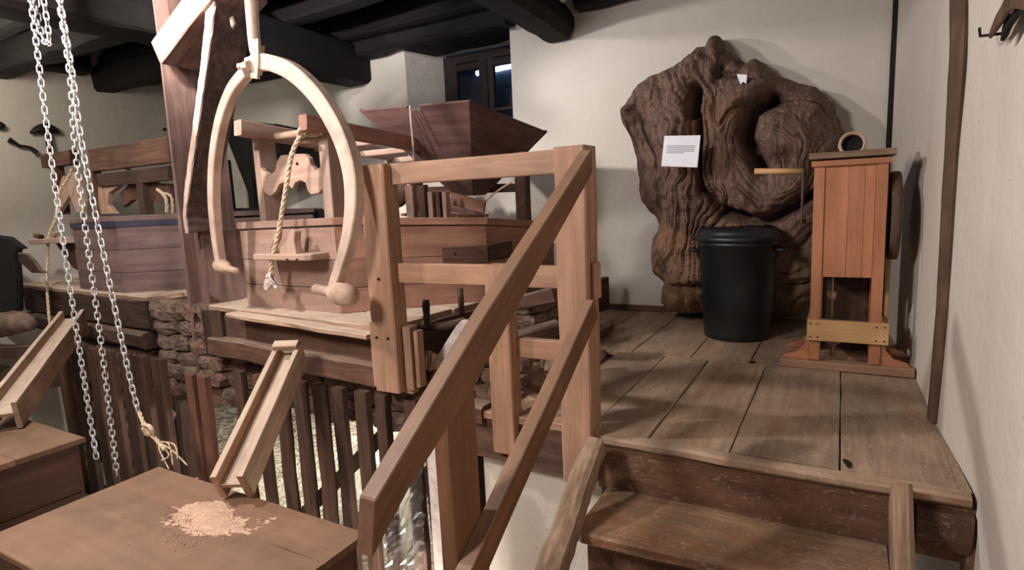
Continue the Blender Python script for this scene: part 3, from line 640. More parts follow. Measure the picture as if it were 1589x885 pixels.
vs, fs = [], []
for k in range(9):
    q = at(419 + random.uniform(-4, 4), 424, 'y', 2.23); e_ = at(419 + random.uniform(-11, 11), 440 + random.uniform(-6, 12), 'y', 2.22 + random.uniform(-.03, .03))
    tubegeo(smoothpath([q, (q + e_) / 2 + V((random.uniform(-.02, .02), random.uniform(-.02, .02), 0)), e_], 4), [.005, .006, .009, .011, .012, .012, .010, .008, .004], 5, flat=(1.4, .6), vs=vs, fs=fs)
rg = mk('frayed_end', vs, fs, 'cloth', rp, Matrix.Identity(4)); rg['label'] = 'frayed pale rag tuft'

# ---- stone tongs hanging from the crane
def toppx(L_, y): return [at(a, c, 'y', yy) for (a, c), yy in zip(L_, y)]
tn = thing('millstone_tongs', 'large pale bow shaped wooden millstone tongs hanging before the near vat', 'tongs', tuple(at(420, 430, 'y', 2.0)))
RL = [(388, 102), (415, 97), (455, 112), (495, 150), (528, 205), (546, 260), (550, 310), (545, 360), (532, 410), (520, 446)]
yR = [2.10, 2.09, 2.06, 2.03, 2.0, 1.97, 1.95, 1.93, 1.92, 1.92]
def tong(name, pts, ys, ws, th):
    P = smoothpath(toppx(pts, ys), 5); n = len(P); vs = []; fs = []
    k = len(ws)
    for i, p in enumerate(P):
        t = (P[min(i + 1, n - 1)] - P[max(i - 1, 0)]).normalized(); side = t.cross(V((0, 1, 0))).normalized(); dep = side.cross(t)
        f = i / (n - 1) * (k - 1); j = min(int(f), k - 2); w_ = ws[j] + (ws[j + 1] - ws[j]) * (f - j)
        for a, c in ((-.5, -.42), (-.42, -.5), (.42, -.5), (.5, -.42), (.5, .42), (.42, .5), (-.42, .5), (-.5, .42)):
            vs.append(p + side * a * w_ + dep * c * th)
    for i in range(n - 1):
        for j in range(8): q = (j + 1) % 8; fs.append((i * 8 + j, i * 8 + q, (i + 1) * 8 + q, (i + 1) * 8 + j))
    fs.append(tuple(range(8))); fs.append(tuple((n - 1) * 8 + j for j in range(8)))
    return mk(name, vs, fs, 'tong', tn, Matrix.Identity(4))
tong('bow', RL, yR, [.07, .078, .08, .08, .08, .078, .072, .06, .05, .045], .06)
LL = [(384, 112), (362, 140), (345, 185), (335, 240), (332, 300), (335, 350), (340, 390), (344, 412)]
tong('bow', LL, [2.12, 2.13, 2.15, 2.17, 2.18, 2.19, 2.2, 2.2], [.06, .062, .06, .056, .052, .048, .042, .04], .055)
# pivot, shackle, bolt, rod
sk = tong('shackle', [(397, 62), (397, 92), (396, 122)], [2.07, 2.06, 2.06], [.055, .06, .05], .02)
tong('shackle', [(404, 70), (402, 92), (400, 116)], [2.14, 2.14, 2.14], [.05, .055, .05], .02)
tube('bolt', [at(370, 103, 'y', 2.03), at(402, 102, 'y', 2.16)], .015, 'tong', tn, 8)
q = at(381, 103, 'y', 2.04); tube('nut', [q + V((-.012, 0, 0)), q + V((.03, 0, 0))], .026, 'tong', tn, 6, smooth=False)
tube('screw_rod', [at(400, 88, 'y', 2.1), at(394, 60, 'y', 2.1), at(386, -70, 'y', 2.1)], [.03, .03, .036], 'tong', tn, 12, 3)
def pegl(name, a, b_, r0, r1):
    a, b_ = V(a), V(b_); d = (b_ - a); P = [a + d * t for t in (0, .04, .2, .42, .5, .62, .8, .95, 1)]; R_ = [r0 * .8, r0, r0, r0 * 1.05, r1 * .85, r1, r1 * 1.02, r1 * .8, r1 * .35]
    return tube(name, P, R_, 'tan', tn, 14, raw=True)
pegl('grip_peg', at(488, 448, 'y', 1.90), at(551, 461, 'y', 1.88), .024, .052)
pegl('grip_peg', at(369, 422, 'y', 2.16), at(336, 411, 'y', 2.2), .02, .042)

# ---- crane post and braces
cr = thing('crane_post', 'tall oak crane post with curved and straight braces between the two mills', 'post', (-3.85, 2.5, -1.3))
xa = at(262, 200, 'y', 2.42).x
x1_ = xa
x0_ = at(240, 60, 'y', 2.42).x
m_ = 'crane'
lft = [at(236, 0, 'y', 2.42), at(250, 100, 'y', 2.42), at(272, 250, 'y', 2.42), at(284, 360, 'y', 2.42), at(293, 470, 'y', 2.42)]
zs_ = [3.0, lft[0].z, lft[1].z, lft[2].z, lft[3].z, .3, -1.3]
xf = x1_ + .0
prism('upright', [(lft[0].x, 2.42, 2.8), (lft[0].x, 2.42, lft[1].z), (xf - .035, 2.42, lft[3].z), (xf - .03, 2.42, -.2), (xf, 2.42, -.2), (xf, 2.42, 2.8)], (0, .42, 0), m_, cr, (0, 0, 1), .006)
prism('upright', [(xf, 2.50, lft[3].z), (xf + .09, 2.50, lft[3].z), (xf + .09, 2.50, -.2), (xf, 2.50, -.2)], (0, .32, 0), m_, cr, (0, 0, 1), .006)
# curved brace (bright edge toward us, wide dark under side)
CB = [(292, 362), (289, 330), (294, 280), (303, 215), (312, 150), (320, 90), (327, 30), (333, -40)]
CBw = [.03, .03, .05, .055, .06, .065, .075, .085]
P = smoothpath([at(a, c, 'y', 2.40) for a, c in CB], 5); n = len(P); vs = []; fs = []
for i, p in enumerate(P):
    f = i / (n - 1) * 7; j = min(int(f), 6); w_ = CBw[j] + (CBw[j + 1] - CBw[j]) * (f - j); dp = .19 + .08 * i / (n - 1)
    for a, c in ((-.5, 0), (.5, 0), (.5, 1), (-.5, 1)): vs.append(p + V((a * w_ + random.uniform(-.004, .004), c * dp, 0)))
for i in range(n - 1):
    for j in range(4): q = (j + 1) % 4; fs.append((i * 4 + j, i * 4 + q, (i + 1) * 4 + q, (i + 1) * 4 + j))
fs.append((0, 1, 2, 3)); fs.append(tuple((n - 1) * 4 + j for j in range(4)))
cbm = mk('curved_brace', vs, fs, 'brace', cr, Matrix.Identity(4), False, .006)
eb = mk('lit_edge_layer', [V((v[0], v[1] - .012, v[2])) if k % 4 < 2 else V((v[0], vs[k - 3 + 2 * (3 - k % 4)][1] - .001, v[2])) for k, v in enumerate(vs)], fs, 'tong', cbm, Matrix.Identity(4)); eb['label'] = 'lit front edge painted as a pale layer'  # pale layer imitates lamplight on the front edge of the brace
sb0, sb1 = at(246, 82, 'y', 2.38), at(330, -20, 'y', 2.38)
beam('straight_brace', sb0 + V((.0, .15, 0)), sb1 + V((.05, .15, .05)), .34, .17, 'crane', cr, V((-.7, 0, .7)), .003, .008)
q = at(362, 30, 'y', 2.5); tube('bolt_head', [q, q + V((.06, -.04, -.06))], .022, 'rust', cr, 8)

# ---- far vat furniture
f2 = thing('hopper_frame', 'brown wooden hopper frame of posts and rails on the far vat', 'frame', (-6, 2.9, .97))
Y2 = 2.85
def bx2(name, a, c, th, mat, d=.06):  # two pixel corners on plane Y2
    p_, q_ = at(*a, 'y', Y2), at(*c, 'y', Y2); box(name, (p_.x, Y2, q_.z), (q_.x, Y2 + d, p_.z), mat, f2, 'z' if abs(p_.z - q_.z) > abs(p_.x - q_.x) else 'x')
bx2('post', (136, 232), (152, 333), 0, 'hurst', .08)
bx2('top_rail', (136, 232), (264, 252), 0, 'hurst')
bx2('end_beam', (62, 240), (110, 255), 0, 'hurst', .08)
bx2('post', (76, 255), (96, 333), 0, 'hurst', .08)
bx2('lower_rail', (150, 270), (262, 280), 0, 'darkhurst', .04)
bx2('post', (210, 282), (226, 333), 0, 'darkhurst', .08)
prism('curved_bracket', [at(x, y, 'y', Y2 + .02) for x, y in ((152, 290), (185, 288), (168, 300), (166, 318), (178, 332), (152, 333))], (0, .05, 0), 'vat', f2, (0, 0, 1), .003)
prism('curved_bracket', [at(x, y, 'y', Y2 + .06) for x, y in ((185, 300), (200, 285), (225, 283), (262, 286), (262, 315), (230, 312), (205, 310), (190, 322))], (0, .05, 0), 'hurst', f2, (0, 0, 1), .003)
prism('scalloped_board', [at(x, y, 'y', Y2 - .03) for x, y in ((94, 280), (97, 273), (104, 274), (110, 260), (116, 274), (122, 273), (126, 290), (130, 312), (128, 330), (118, 330), (112, 314), (107, 304), (101, 314), (90, 332), (87, 310), (91, 290))], (0, .04, 0), 'frame', f2, (0, 0, 1), .003)
beam('diagonal_stick', at(175, 252, 'y', Y2 + .1), at(262, 292, 'y', Y2 + .1), .02, .02, 'frame', f2)
tw = rope('twine', [at(244, 294, 'y', 2.8), at(252, 300, 'y', 2.8), at(258, 310, 'y', 2.8), at(259, 330, 'y', 2.8)], .014, 'rope', None, 50, 8)
tag(tw, 'yellowish twine hank hanging at the right end of the far vat', 'twine'); rope('strand', [at(256, 300, 'y', 2.79), at(266, 306, 'y', 2.79), at(268, 332, 'y', 2.79)], .011, 'rope', tw, 50, 8)
s2 = thing('cord_shelf', 'small wooden cord shelf on the left end of the far vat', 'shelf', tuple(at(88, 375, 'y', 2.6)))
beam('board', at(58, 375, 'y', 2.58), at(120, 372, 'y', 2.58), .14, .045, 'frame', s2)
prism('bracket', [at(x, y, 'y', 2.6) for x, y in ((86, 378), (121, 378), (120, 420), (112, 415), (98, 395))], (0, .06, 0), 'hurst', s2, (0, 0, 1), .003)
tube('curved_cleat', [at(82, 370, 'y', 2.57), at(86, 363, 'y', 2.57), at(96, 360, 'y', 2.57)], .02, 'frame', s2, 8)
tube('peg', [at(56, 365, 'y', 2.55), at(64, 368, 'y', 2.62)], .025, 'hurst', s2, 8)
r2 = rope('rope', [at(112, 262, 'y', 2.72), at(106, 276, 'y', 2.70), at(92, 300, 'y', 2.65), at(86, 340, 'y', 2.6), at(76, 366, 'y', 2.56), at(73, 410, 'y', 2.54), at(73, 445, 'y', 2.46), at(76, 490, 'y', 2.38), at(80, 522, 'y', 2.36)], .013, 'rope', None, 40, 8)
tag(r2, 'rope running down past the cord shelf of the far vat', 'rope')

# ---- meal bins
def bin_(x0, x1, y0, y1, zt_, lid_mats, label, seams):
    t = thing('meal_bin', label, 'chest', ((x0 + x1) / 2, (y0 + y1) / 2, -.85))
    xs = [y0] + seams + [y1]
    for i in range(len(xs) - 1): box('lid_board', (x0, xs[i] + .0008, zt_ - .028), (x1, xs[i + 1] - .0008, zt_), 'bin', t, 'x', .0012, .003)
    g = .03
    for (a, b_, gr) in (((x0 + g, y1 - g - .02, 0), (x1 - g, y1 - g, 0), 'x'), ((x0 + g, y0 + g, 0), (x1 - g, y0 + g + .02, 0), 'x'), ((x1 - g - .02, y0 + g + .02, 0), (x1 - g, y1 - g - .02, 0), 'y'), ((x0 + g, y0 + g + .02, 0), (x0 + g + .02, y1 - g - .02, 0), 'y')):
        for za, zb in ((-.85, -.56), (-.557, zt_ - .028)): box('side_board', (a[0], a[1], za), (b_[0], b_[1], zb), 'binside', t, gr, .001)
    return t
m1 = bin_(-2.85, -1.507, .79, 1.475, -.25, 0, 'near brown meal bin with flour spilled on its lid at the chute foot', [1.27])
m2 = bin_(-4.9, -3.645, .75, 1.52, -.25, 0, 'far brown meal bin at the left edge of the picture', [1.2])
# spilled flour
vs, fs = [], []; N = 34; fc = (-2.16, 1.28)
for i in range(N + 1):
    for j in range(N + 1):
        x, y = (i / N - .5) * .5, (j / N - .5) * .3; rr = (x / .22 + .15 * math.sin(y * 40)) ** 2 + (y / .11 + .2 * math.sin(x * 23)) ** 2
        vs.append((x, y, max(-.006, .011 * math.exp(-rr * 2.6) + random.uniform(-.0007, .0007) - .0042)))
for i in range(N):
    for j in range(N): k = i * (N + 1) + j; fs.append((k, k + N + 1, k + N + 2, k + 1))
tag(mk('spilled_flour', vs, fs, 'flour', None, Matrix.Translation((fc[0], fc[1], -.247)), True), 'thin heap of pinkish flour spilled below the near chute', 'flour', kind='stuff')
vs, fs = [], []
for i in range(420):
    a = random.gauss(0, 1) * .11; c = random.gauss(0, 1) * .07; s = random.uniform(.0015, .0042); o_ = len(vs); p = V((fc[0] + .02 + a, fc[1] - .04 + c, -.248 + s * .5))
    if not (-2.83 < p.x < -1.52 and .8 < p.y < 1.46): continue
    vs += [p + V(v) * s for v in ((1, 0, 0), (-1, 0, 0), (0, 1, 0), (0, -1, 0), (0, 0, 1), (0, 0, -1))]
    fs += [(o_ + a_, o_ + b_, o_ + c_) for a_, b_, c_ in ((0, 2, 4), (2, 1, 4), (1, 3, 4), (3, 0, 4), (2, 0, 5), (1, 2, 5), (3, 1, 5), (0, 3, 5))]
tag(mk('flour_crumbs', vs, fs, 'flour', None, Matrix.Identity(4)), 'scattered flour crumbs on the near bin lid', 'flour', kind='stuff')

# ---- chutes
def chute(p0, p1, wid, hgt, label, mat='frame', cap=True):
    p0, p1 = V(p0), V(p1); t = thing('flour_chute', label, 'chute', tuple(p1)); d = (p1 - p0).normalized(); up = V((0, 0, 1)); s = d.cross(up).normalized(); n = s.cross(d); n = n if n.z > 0 else -n
    beam('bottom_board', p0 + n * hgt * .55, p1 + n * hgt * .55, wid - .04, .02, mat, t, n, .001, .003)
    for k in (-1, 1): beam('side_board', p0 + s * k * (wid / 2 - .014) + n * hgt / 2, p1 + s * k * (wid / 2 - .014) + n * hgt / 2, .028, hgt, mat, t, n, .001, .003)
    if cap: beam('cross_block', p0 + n * (hgt + .01) - s * wid * .45 + d * .02, p0 + n * (hgt + .01) + s * wid * .45 + d * .02, .05, .035, mat, t, n)
    return t
chute(at(458, 565, 'y', 2.06), at(368, 772, 'z', -.238), .14, .14, 'pale wooden flour chute sloping from the near mill to the near bin', 'table')
chute(at(118, 512, 'y', 2.30), at(8, 668, 'z', -.24), .17, .17, 'wooden flour chute sloping from the far mill to the far bin', 'table', False)

# ---- chains
lp = smoothpath([V((.011 * math.cos(a) , 0, .011 * math.sin(a) + (.0125 if math.sin(a) > 0 else -.0125))) for a in [2 * PI * (k + .5) / 12 for k in range(12)]], 1)[:-1]
ring = [V((.013 * math.cos(a), 0, .013 * math.sin(a) + (.011 if math.sin(a) > 0 else -.011))) for a in [2 * PI * (k + .5) / 12 for k in range(12)]]
vs, fs = [], []
for i, p in enumerate(ring):
    t = (ring[(i + 1) % 12] - ring[i - 1]).normalized(); nn = V((0, 1, 0)); bi = t.cross(nn)
    for j in range(5): a = 2 * PI * j / 5; vs.append(p + nn * math.cos(a) * .0045 + bi * math.sin(a) * .0045)
for i in range(12):
    for j in range(5): k = (j + 1) % 5; i2 = (i + 1) % 12; fs.append((i * 5 + j, i * 5 + k, i2 * 5 + k, i2 * 5 + j))
lm = bpy.data.meshes.new('link'); lm.from_pydata([tuple(v) for v in vs], [], fs); lm.materials.append(M['chain']); lm.polygons.foreach_set('use_smooth', [True] * len(lm.polygons))
def chain(pxs, y, label, tw=0.0, open_=.9):
    P = smoothpath([at(a, c, 'y', y if not hasattr(y, '__len__') else y[i]) for i, (a, c) in enumerate(pxs)], 6); t = thing('chain', label, 'chain', tuple(P[-1]), 'zinc chains hanging from the crane')
    P = [V((P[0].x, P[0].y, 2.62))] + P + ([V((P[-1].x, P[-1].y, 2.62))] if pxs[-1][1] < 0 else [])
    pitch = .0375; acc = 0; k = 0; pts = []
    for i in range(len(P) - 1):
        L_ = (P[i + 1] - P[i]).length; s = 0
        while acc + (L_ - s) >= pitch or (k == 0 and i == 0 and s == 0):
            if k == 0: s = 0
            else: s += pitch - acc
            acc = 0; pts.append((P[i].lerp(P[i + 1], min(1, s / L_)), (P[i + 1] - P[i]).normalized())); k += 1
            if k > 290: break
        acc += L_ - s
    for k, (p_, d_) in enumerate(pts):
        z_ = -d_; view = (p_ - CAM).normalized(); ang = tw + (PI / 2 if k % 2 else 0) + .35
        x_ = V((1, 0, 0)); x_ = (x_ - z_ * x_.dot(z_)).normalized(); y_ = z_.cross(x_)
        R3 = Matrix((x_, y_, z_)).transposed() @ Matrix.Rotation(ang, 3, 'Z'); m4 = R3.to_4x4(); m4.translation = p_
        o = bpy.data.objects.new('link', lm); C.objects.link(o); place(o, m4, t)
    return t
chain([(44, -30), (48, 0), (80, 250), (124, 548), (150, 716)], 1.72, 'leftmost long zinc chain hanging behind the far bin', .5)
chain([(88, -30), (92, 0), (110, 125), (119, 250), (159, 548), (181, 736)], 1.78, 'middle long zinc chain hanging behind the far bin', .8)
chain([(89, -30), (93, 0), (114, 125), (132, 250), (193, 548), (214, 636)], 1.68, 'right long zinc chain ending in a frayed rope knot', .25)
chain([(54, -30), (56, 0), (60, 35), (68, 62), (76, 66), (74, 40), (68, 0), (66, -30)], 1.75, 'short looped zinc chain end at the top left of the picture', .6)
kr = rope('rope', [at(216, 640, 'y', 1.68), at(222, 655, 'y', 1.66), at(229, 668, 'y', 1.65), at(240, 680, 'y', 1.64), at(256, 698, 'y', 1.62)], .011, 'rope', None, 60, 8)
tag(kr, 'frayed rope end knotted to the right long chain', 'rope')
for e_ in ((262, 706, 250, 715), (270, 690, 276, 712), (262, 690, 268, 722), (248, 700, 262, 728), (268, 700, 290, 722)):
    tube('strand', [at(246, 686, 'y', 1.63), at(e_[0], e_[1], 'y', 1.62), at(e_[2], e_[3], 'y', 1.60)], .004, 'rope', kr, 5)
tube('knot', [at(222, 660, 'y', 1.66), at(232, 662, 'y', 1.63), at(236, 672, 'y', 1.64), at(228, 674, 'y', 1.68), at(222, 664, 'y', 1.67)], .012, 'rope', kr, 6)

# ---- tools on the far left wall
XW = -7.2
def wtube(px, rs, **k): return tube(k.pop('name'), [at(a, c, 'x', XW) for a, c in px], rs, k.pop('mat', 'iron'), k.pop('parent', None), 8, 4, **k)
hm = thing('mill_pick', 'black iron mill pick with a wooden handle on the left wall', 'tool', tuple(at(70, 206, 'x', XW)))
wtube([(47, 207), (58, 202), (72, 200), (84, 202), (92, 208)], [.01, .04, .06, .04, .01], name='pick_head', parent=hm); wtube([(73, 200), (76, 225), (80, 250)], [.02, .028, .03], name='handle', parent=hm, mat='darkhurst')
tag(wtube([(14, 217), (22, 221), (30, 226), (42, 228), (50, 231), (56, 237)], [.03, .018, .014, .014, .018, .03], name='wrench'), 'small black iron wrench on the left wall below the pick', 'tool')
tag(wtube([(-6, 194), (0, 195), (6, 197)], [.03, .04, .03], name='iron_scrap'), 'black iron piece on the left wall at the picture edge', 'tool')
tag(wtube([(254, 200), (257, 202)], [.02, .02], name='iron_peg'), 'tiny dark peg on the wall left of the crane post', 'peg')
# black cloth bundle at left edge
bc = thing('cloth_bundle', 'black cloth bundle hanging at the left picture edge', 'cloth', tuple(at(0, 490, 'y', 2.3)))
pts = [(-60, 366), (-10, 365), (14, 368), (22, 374), (38, 386), (27, 388), (24, 400), (27, 440), (28, 484), (10, 490), (-60, 490)]
prism('cloth', [at(max(a, -25), c, 'y', 2.3) for a, c in pts], (0, .05, 0), 'blackcloth', bc, (0, 0, 1), .02)
prism('flap', [at(a, c, 'y', 2.28) for a, c in ((26, 392), (40, 394), (50, 403), (60, 418), (72, 424), (48, 424), (30, 408))], (0, .03, 0), 'darkhurst', bc, (1, 0, 0), .01)
sk_ = thing('grain_sack', 'pale sack lying below the black cloth at the left edge', 'sack', tuple(at(10, 520, 'y', 2.7)))
tube('sack', [at(-25, 510, 'y', 2.2), at(0, 505, 'y', 2.2), at(30, 500, 'y', 2.2), at(50, 505, 'y', 2.2)], [.08, .11, .10, .04], 'stone', sk_, 12, 5, jit=.04)
tn2 = thing('timber_stack', 'dusty timbers lying under the far mill table', 'timber', tuple(at(20, 600, 'y', 2.4)))
beam('timber', at(-25, 545, 'y', 2.2), at(60, 545, 'y', 2.2), .1, .1, 'hurst', tn2); beam('timber', at(-20, 608, 'y', 2.1), at(55, 555, 'y', 2.1), .08, .09, 'hurst', tn2); beam('timber', at(-20, 575, 'y', 2.3), at(90, 590, 'y', 2.3), .1, .12, 'darkhurst', tn2)

# ---- bits between railing and vat
lv = thing('adjusting_lever', 'dark round topped wooden lever standing on the mill table edge', 'lever', tuple(at(662, 510, 'y', 2.28)))
tube('handle', [at(663, 512, 'y', 2.28), at(662, 490, 'y', 2.28), at(661, 475, 'y', 2.28), at(661, 466, 'y', 2.28)], [.015, .017, .021, .016], 'iron', lv, 10)
tube('arm', [at(655, 504, 'y', 2.3), at(680, 508, 'y', 2.32), at(705, 504, 'y', 2.36), at(722, 496, 'y', 2.4)], [.02, .025, .025, .015], 'darkhurst', lv, 8)
iv = tube('iron_rod', [at(717, 492, 'y', 2.5), at(714, 448, 'y', 2.5)], .016, 'rust'); tag(iv, 'upright rusty iron rod before the near vat', 'rod')
cb = thing('pale_trough', 'floury pale trough leaning behind the stair handrail', 'trough', tuple(at(680, 565, 'y', 2.25)))
prism('board', [at(x, y, 'y', 2.24) for x, y in ((669, 566), (707, 506), (716, 497), (733, 498), (740, 515), (700, 580), (672, 574))], (0, .03, 0), 'cloth', cb, (.6, 0, .8), .006)
beam('board', at(664, 572, 'y', 2.18), at(670, 548, 'y', 2.18), .03, .05, 'rail', cb)
for i, (a, c, y0, y1, t_) in enumerate((((806, 470), (866, 456), 2.9, 2.9, .06), ((798, 528), (868, 508), 2.6, 2.75, .05), ((800, 512), (866, 500), 3.1, 3.3, .12))):
    o = beam('old_timber', at(*a, 'y', y0), at(*c, 'y', y1), .12, t_ * 1.4, 'hurst' if i != 2 else 'darkhurst', None, (0, 0, 1), .01, .01)
    tag(o, ['flat dark timber topping the rubble wall right of the near vat', 'thin dark timber lying on the platform stones behind the lower rail', 'thick dark timber lying before the rubble wall right of the vat'][i], 'timber')
lg = tube('short_log', [at(868, 548, 'z', .05), at(905, 525, 'z', .05), at(943, 505, 'z', .06)], [.06, .065, .055], 'hurst', None, 10, 5, jit=.08, smooth=False); tag(lg, 'short weathered log lying on the platform behind the corner post', 'log')

# ================================================================== STUMP
OUT = [(1105, 45), (1113, 52), (1114, 68), (1140, 82), (1150, 92), (1168, 84), (1185, 96), (1203, 112), (1235, 124), (1268, 130), (1292, 152), (1298, 175), (1312, 195), (1322, 225), (1322, 300), (1305, 380), (1290, 440), (1262, 480), (1235, 498), (1195, 500),
       (1120, 496), (1075, 492), (1035, 490), (1021, 478), (1022, 458), (1026, 445), (1010, 428), (1005, 400), (1008, 372), (1015, 352), (1004, 332), (988, 310), (982, 280), (978, 245), (974, 208), (960, 190), (957, 165), (968, 150), (982, 128), (1000, 114), (1024, 105), (1045, 95), (1062, 80), (1078, 66), (1092, 66), (1098, 52)]
YS0 = 4.36
ow = [at(a, c, 'y', YS0) for a, c in OUT]; cx_, cz_ = at(1130, 275, 'y', YS0).x, at(1130, 275, 'y', YS0).z
NT, NR = 460, 190
ol = np.array([(p_.x, p_.z) for p_ in ow]); ol2 = np.vstack([ol, ol[:1]]); sl_ = np.concatenate([[0], np.cumsum(np.hypot(*np.diff(ol2, axis=0).T))])
tt = np.linspace(0, sl_[-1], NT, endpoint=False); bx_ = np.interp(tt, sl_, ol2[:, 0]); bz_ = np.interp(tt, sl_, ol2[:, 1])
for _ in range(2): bx_ = (np.roll(bx_, 1) + 2 * bx_ + np.roll(bx_, -1)) / 4; bz_ = (np.roll(bz_, 1) + 2 * bz_ + np.roll(bz_, -1)) / 4
_g = np.random.RandomState(3).rand(64, 64)
def vn(x, y):
    xi, yi = np.floor(x).astype(int), np.floor(y).astype(int); fx, fy = x - xi, y - yi; fx, fy = fx * fx * (3 - 2 * fx), fy * fy * (3 - 2 * fy)
    g = lambda a, b_: _g[a % 64, b_ % 64]
    return (g(xi, yi) * (1 - fx) + g(xi + 1, yi) * fx) * (1 - fy) + (g(xi, yi + 1) * (1 - fx) + g(xi + 1, yi + 1) * fx) * fy
def fbm(x, y, o=4): return sum(vn(x * 2 ** k + 7.3 * k, y * 2 ** k + 3.1 * k) * .5 ** k for k in range(o)) / (2 - .5 ** (o - 1))
rr = np.linspace(0, 1, NR)[:, None]
rv = np.sin(rr * PI / 2) ** 1.0
X = cx_ + (bx_[None] - cx_) * rv; Z_ = cz_ + (bz_[None] - cz_) * rv
edge = np.sqrt(np.clip(1 - rv ** 3.2, 0, 1)) * np.ones_like(X)
def seg_d(px, pz, a, b_):
    d = b_ - a; t = np.clip(((px - a[0]) * d[0] + (pz - a[1]) * d[1]) / (d @ d), 0, 1); return np.hypot(px - a[0] - t * d[0], pz - a[1] - t * d[1])
def pl_d(px, pz, pts):
    P_ = [np.array([at(a, c, 'y', YS0).x, at(a, c, 'y', YS0).z]) for a, c in pts]; return np.min([seg_d(px, pz, P_[i], P_[i + 1]) for i in range(len(P_) - 1)], axis=0)
wx = (fbm(X * 2.2 + 3, Z_ * 2.2) - .5) * .35; wz = (fbm(X * 2.2 + 30, Z_ * 2.2 + 9) - .5) * .35
Xw, Zw = X + wx, Z_ + wz
K = at(1205, 230, 'y', YS0); K2 = at(1085, 470, 'y', YS0)
rk = np.hypot((Xw - K.x) * 1.0, (Zw - K.z) * .85)
bl = 1 / (1 + np.exp(-(Xw - at(1092, 200, 'y', YS0).x) * 18))
phi = (1 - bl) * (Xw * 1.0 + .22 * (Zw - 1.2) ** 2) + bl * rk * .9
def groove(ph, f, sharp=3): s = np.abs(np.sin(ph * f)); return 1 - (1 - s) ** sharp
gm = .5 + .8 * fbm(X * 3 + 11, Z_ * 3)
depth = .30 + .16 * fbm(X * 1.6 + 5, Z_ * 1.6 + 2)
sw = vn(Xw * 3.1 + 40, Zw * 2.4)
cm = np.clip((fbm(X * 4 + 50, Z_ * 3 + 12) - .42) * 5, 0, 1)
disp = .060 * groove(phi, 13, 2.0) * gm + .040 * groove(phi + .03 * sw, 34, 9) * cm + .020 * groove(phi + .02 * sw, 58, 4) * gm + .007 * groove(phi, 121, 2) + .02 * fbm(X * 14, Z_ * 14)
lob = np.exp(-(pl_d(X, Z_, [(1062, 85), (1020, 112), (985, 135), (968, 165), (975, 195)]) / .09) ** 2)
disp += lob * .10 * np.abs(vn(X * 14, Z_ * 14) - .2) + .05 * np.exp(-(pl_d(X, Z_, [(1040, 300), (1080, 320), (1050, 270)]) / .12) ** 2) * vn(X * 22, Z_ * 22)
disp += .12 * (fbm(X * 3.5 + 8, Z_ * 3.5 + 1) - .5)
def ridge(pts, wd, h): return h * np.exp(-(pl_d(Xw * .3 + X * .7, Zw * .3 + Z_ * .7, pts) / wd) ** 2)
disp += ridge([(1045, 95), (1000, 130), (975, 165), (985, 190)], .06, .07)
disp += ridge([(1105, 60), (1080, 100), (1060, 150), (1060, 200)], .07, .08)
disp += ridge([(1190, 130), (1150, 160), (1125, 220), (1140, 290), (1190, 315), (1240, 290)], .07, .09)
disp += ridge([(1195, 235), (1240, 215), (1275, 240)], .1, .12)
disp += ridge([(1060, 300), (1100, 345), (1160, 345)], .06, .06)
disp += ridge([(1050, 445), (1060, 478)], .10, .12) + ridge([(1015, 370), (1030, 420)], .07, .06)
disp -= ridge([(1088, 145), (1082, 178)], .034, .3)
disp -= ridge([(1092, 185), (1090, 240), (1095, 290), (1120, 318), (1160, 328)], .022, .2)
disp -= ridge([(1205, 155), (1180, 172), (1173, 215), (1185, 255)], .048, .36)
disp -= ridge([(1180, 240), (1190, 262)], .015, .08)
disp -= ridge([(1130, 325), (1190, 335), (1235, 318), (1262, 300)], .028, .2)
disp -= ridge([(1140, 80), (1120, 110), (1118, 130)], .02, .08)
disp -= ridge([(1010, 350), (1045, 440), (1090, 440)], .03, .10)
disp -= ridge([(1125, 115), (1150, 118)], .03, .12)
Yv = (YS0 + .22) - edge * depth - disp * np.clip(edge * 1.6, .0, 1)
jx = (fbm(X * 9, Z_ * 9 + 4) - .5) * .05 * rv ** 3; X = X + jx; Z2 = Z_ + (fbm(X * 9 + 20, Z_ * 9) - .5) * .05 * rv ** 3
Z2 = np.maximum(Z2, .004)
vs = np.stack([X, np.minimum(Yv, YB - .03), Z2], -1).reshape(-1, 3)
c0 = V((cx_, YB - .02, cz_)); fs = []
for i in range(NR - 1):
    a = i * NT
    for j in range(NT): k = (j + 1) % NT; fs.append((a + j, a + k, a + NT + k, a + NT + j))
bk = len(vs); vs = np.vstack([vs, np.stack([X[-1], np.full(NT, YB - .012), Z2[-1]], -1), [[cx_, YB - .012, cz_]]])
a = (NR - 1) * NT
for j in range(NT): k = (j + 1) % NT; fs.append((a + j, a + k, bk + k, bk + j)); fs.append((bk + j, bk + k, bk + NT))
so = mk('tree_stump', vs.tolist(), fs, 'stump', None, Matrix.Identity(4), True)
tag(so, 'huge gnarled brown tree stump section leaning against the back wall', 'tree stump')
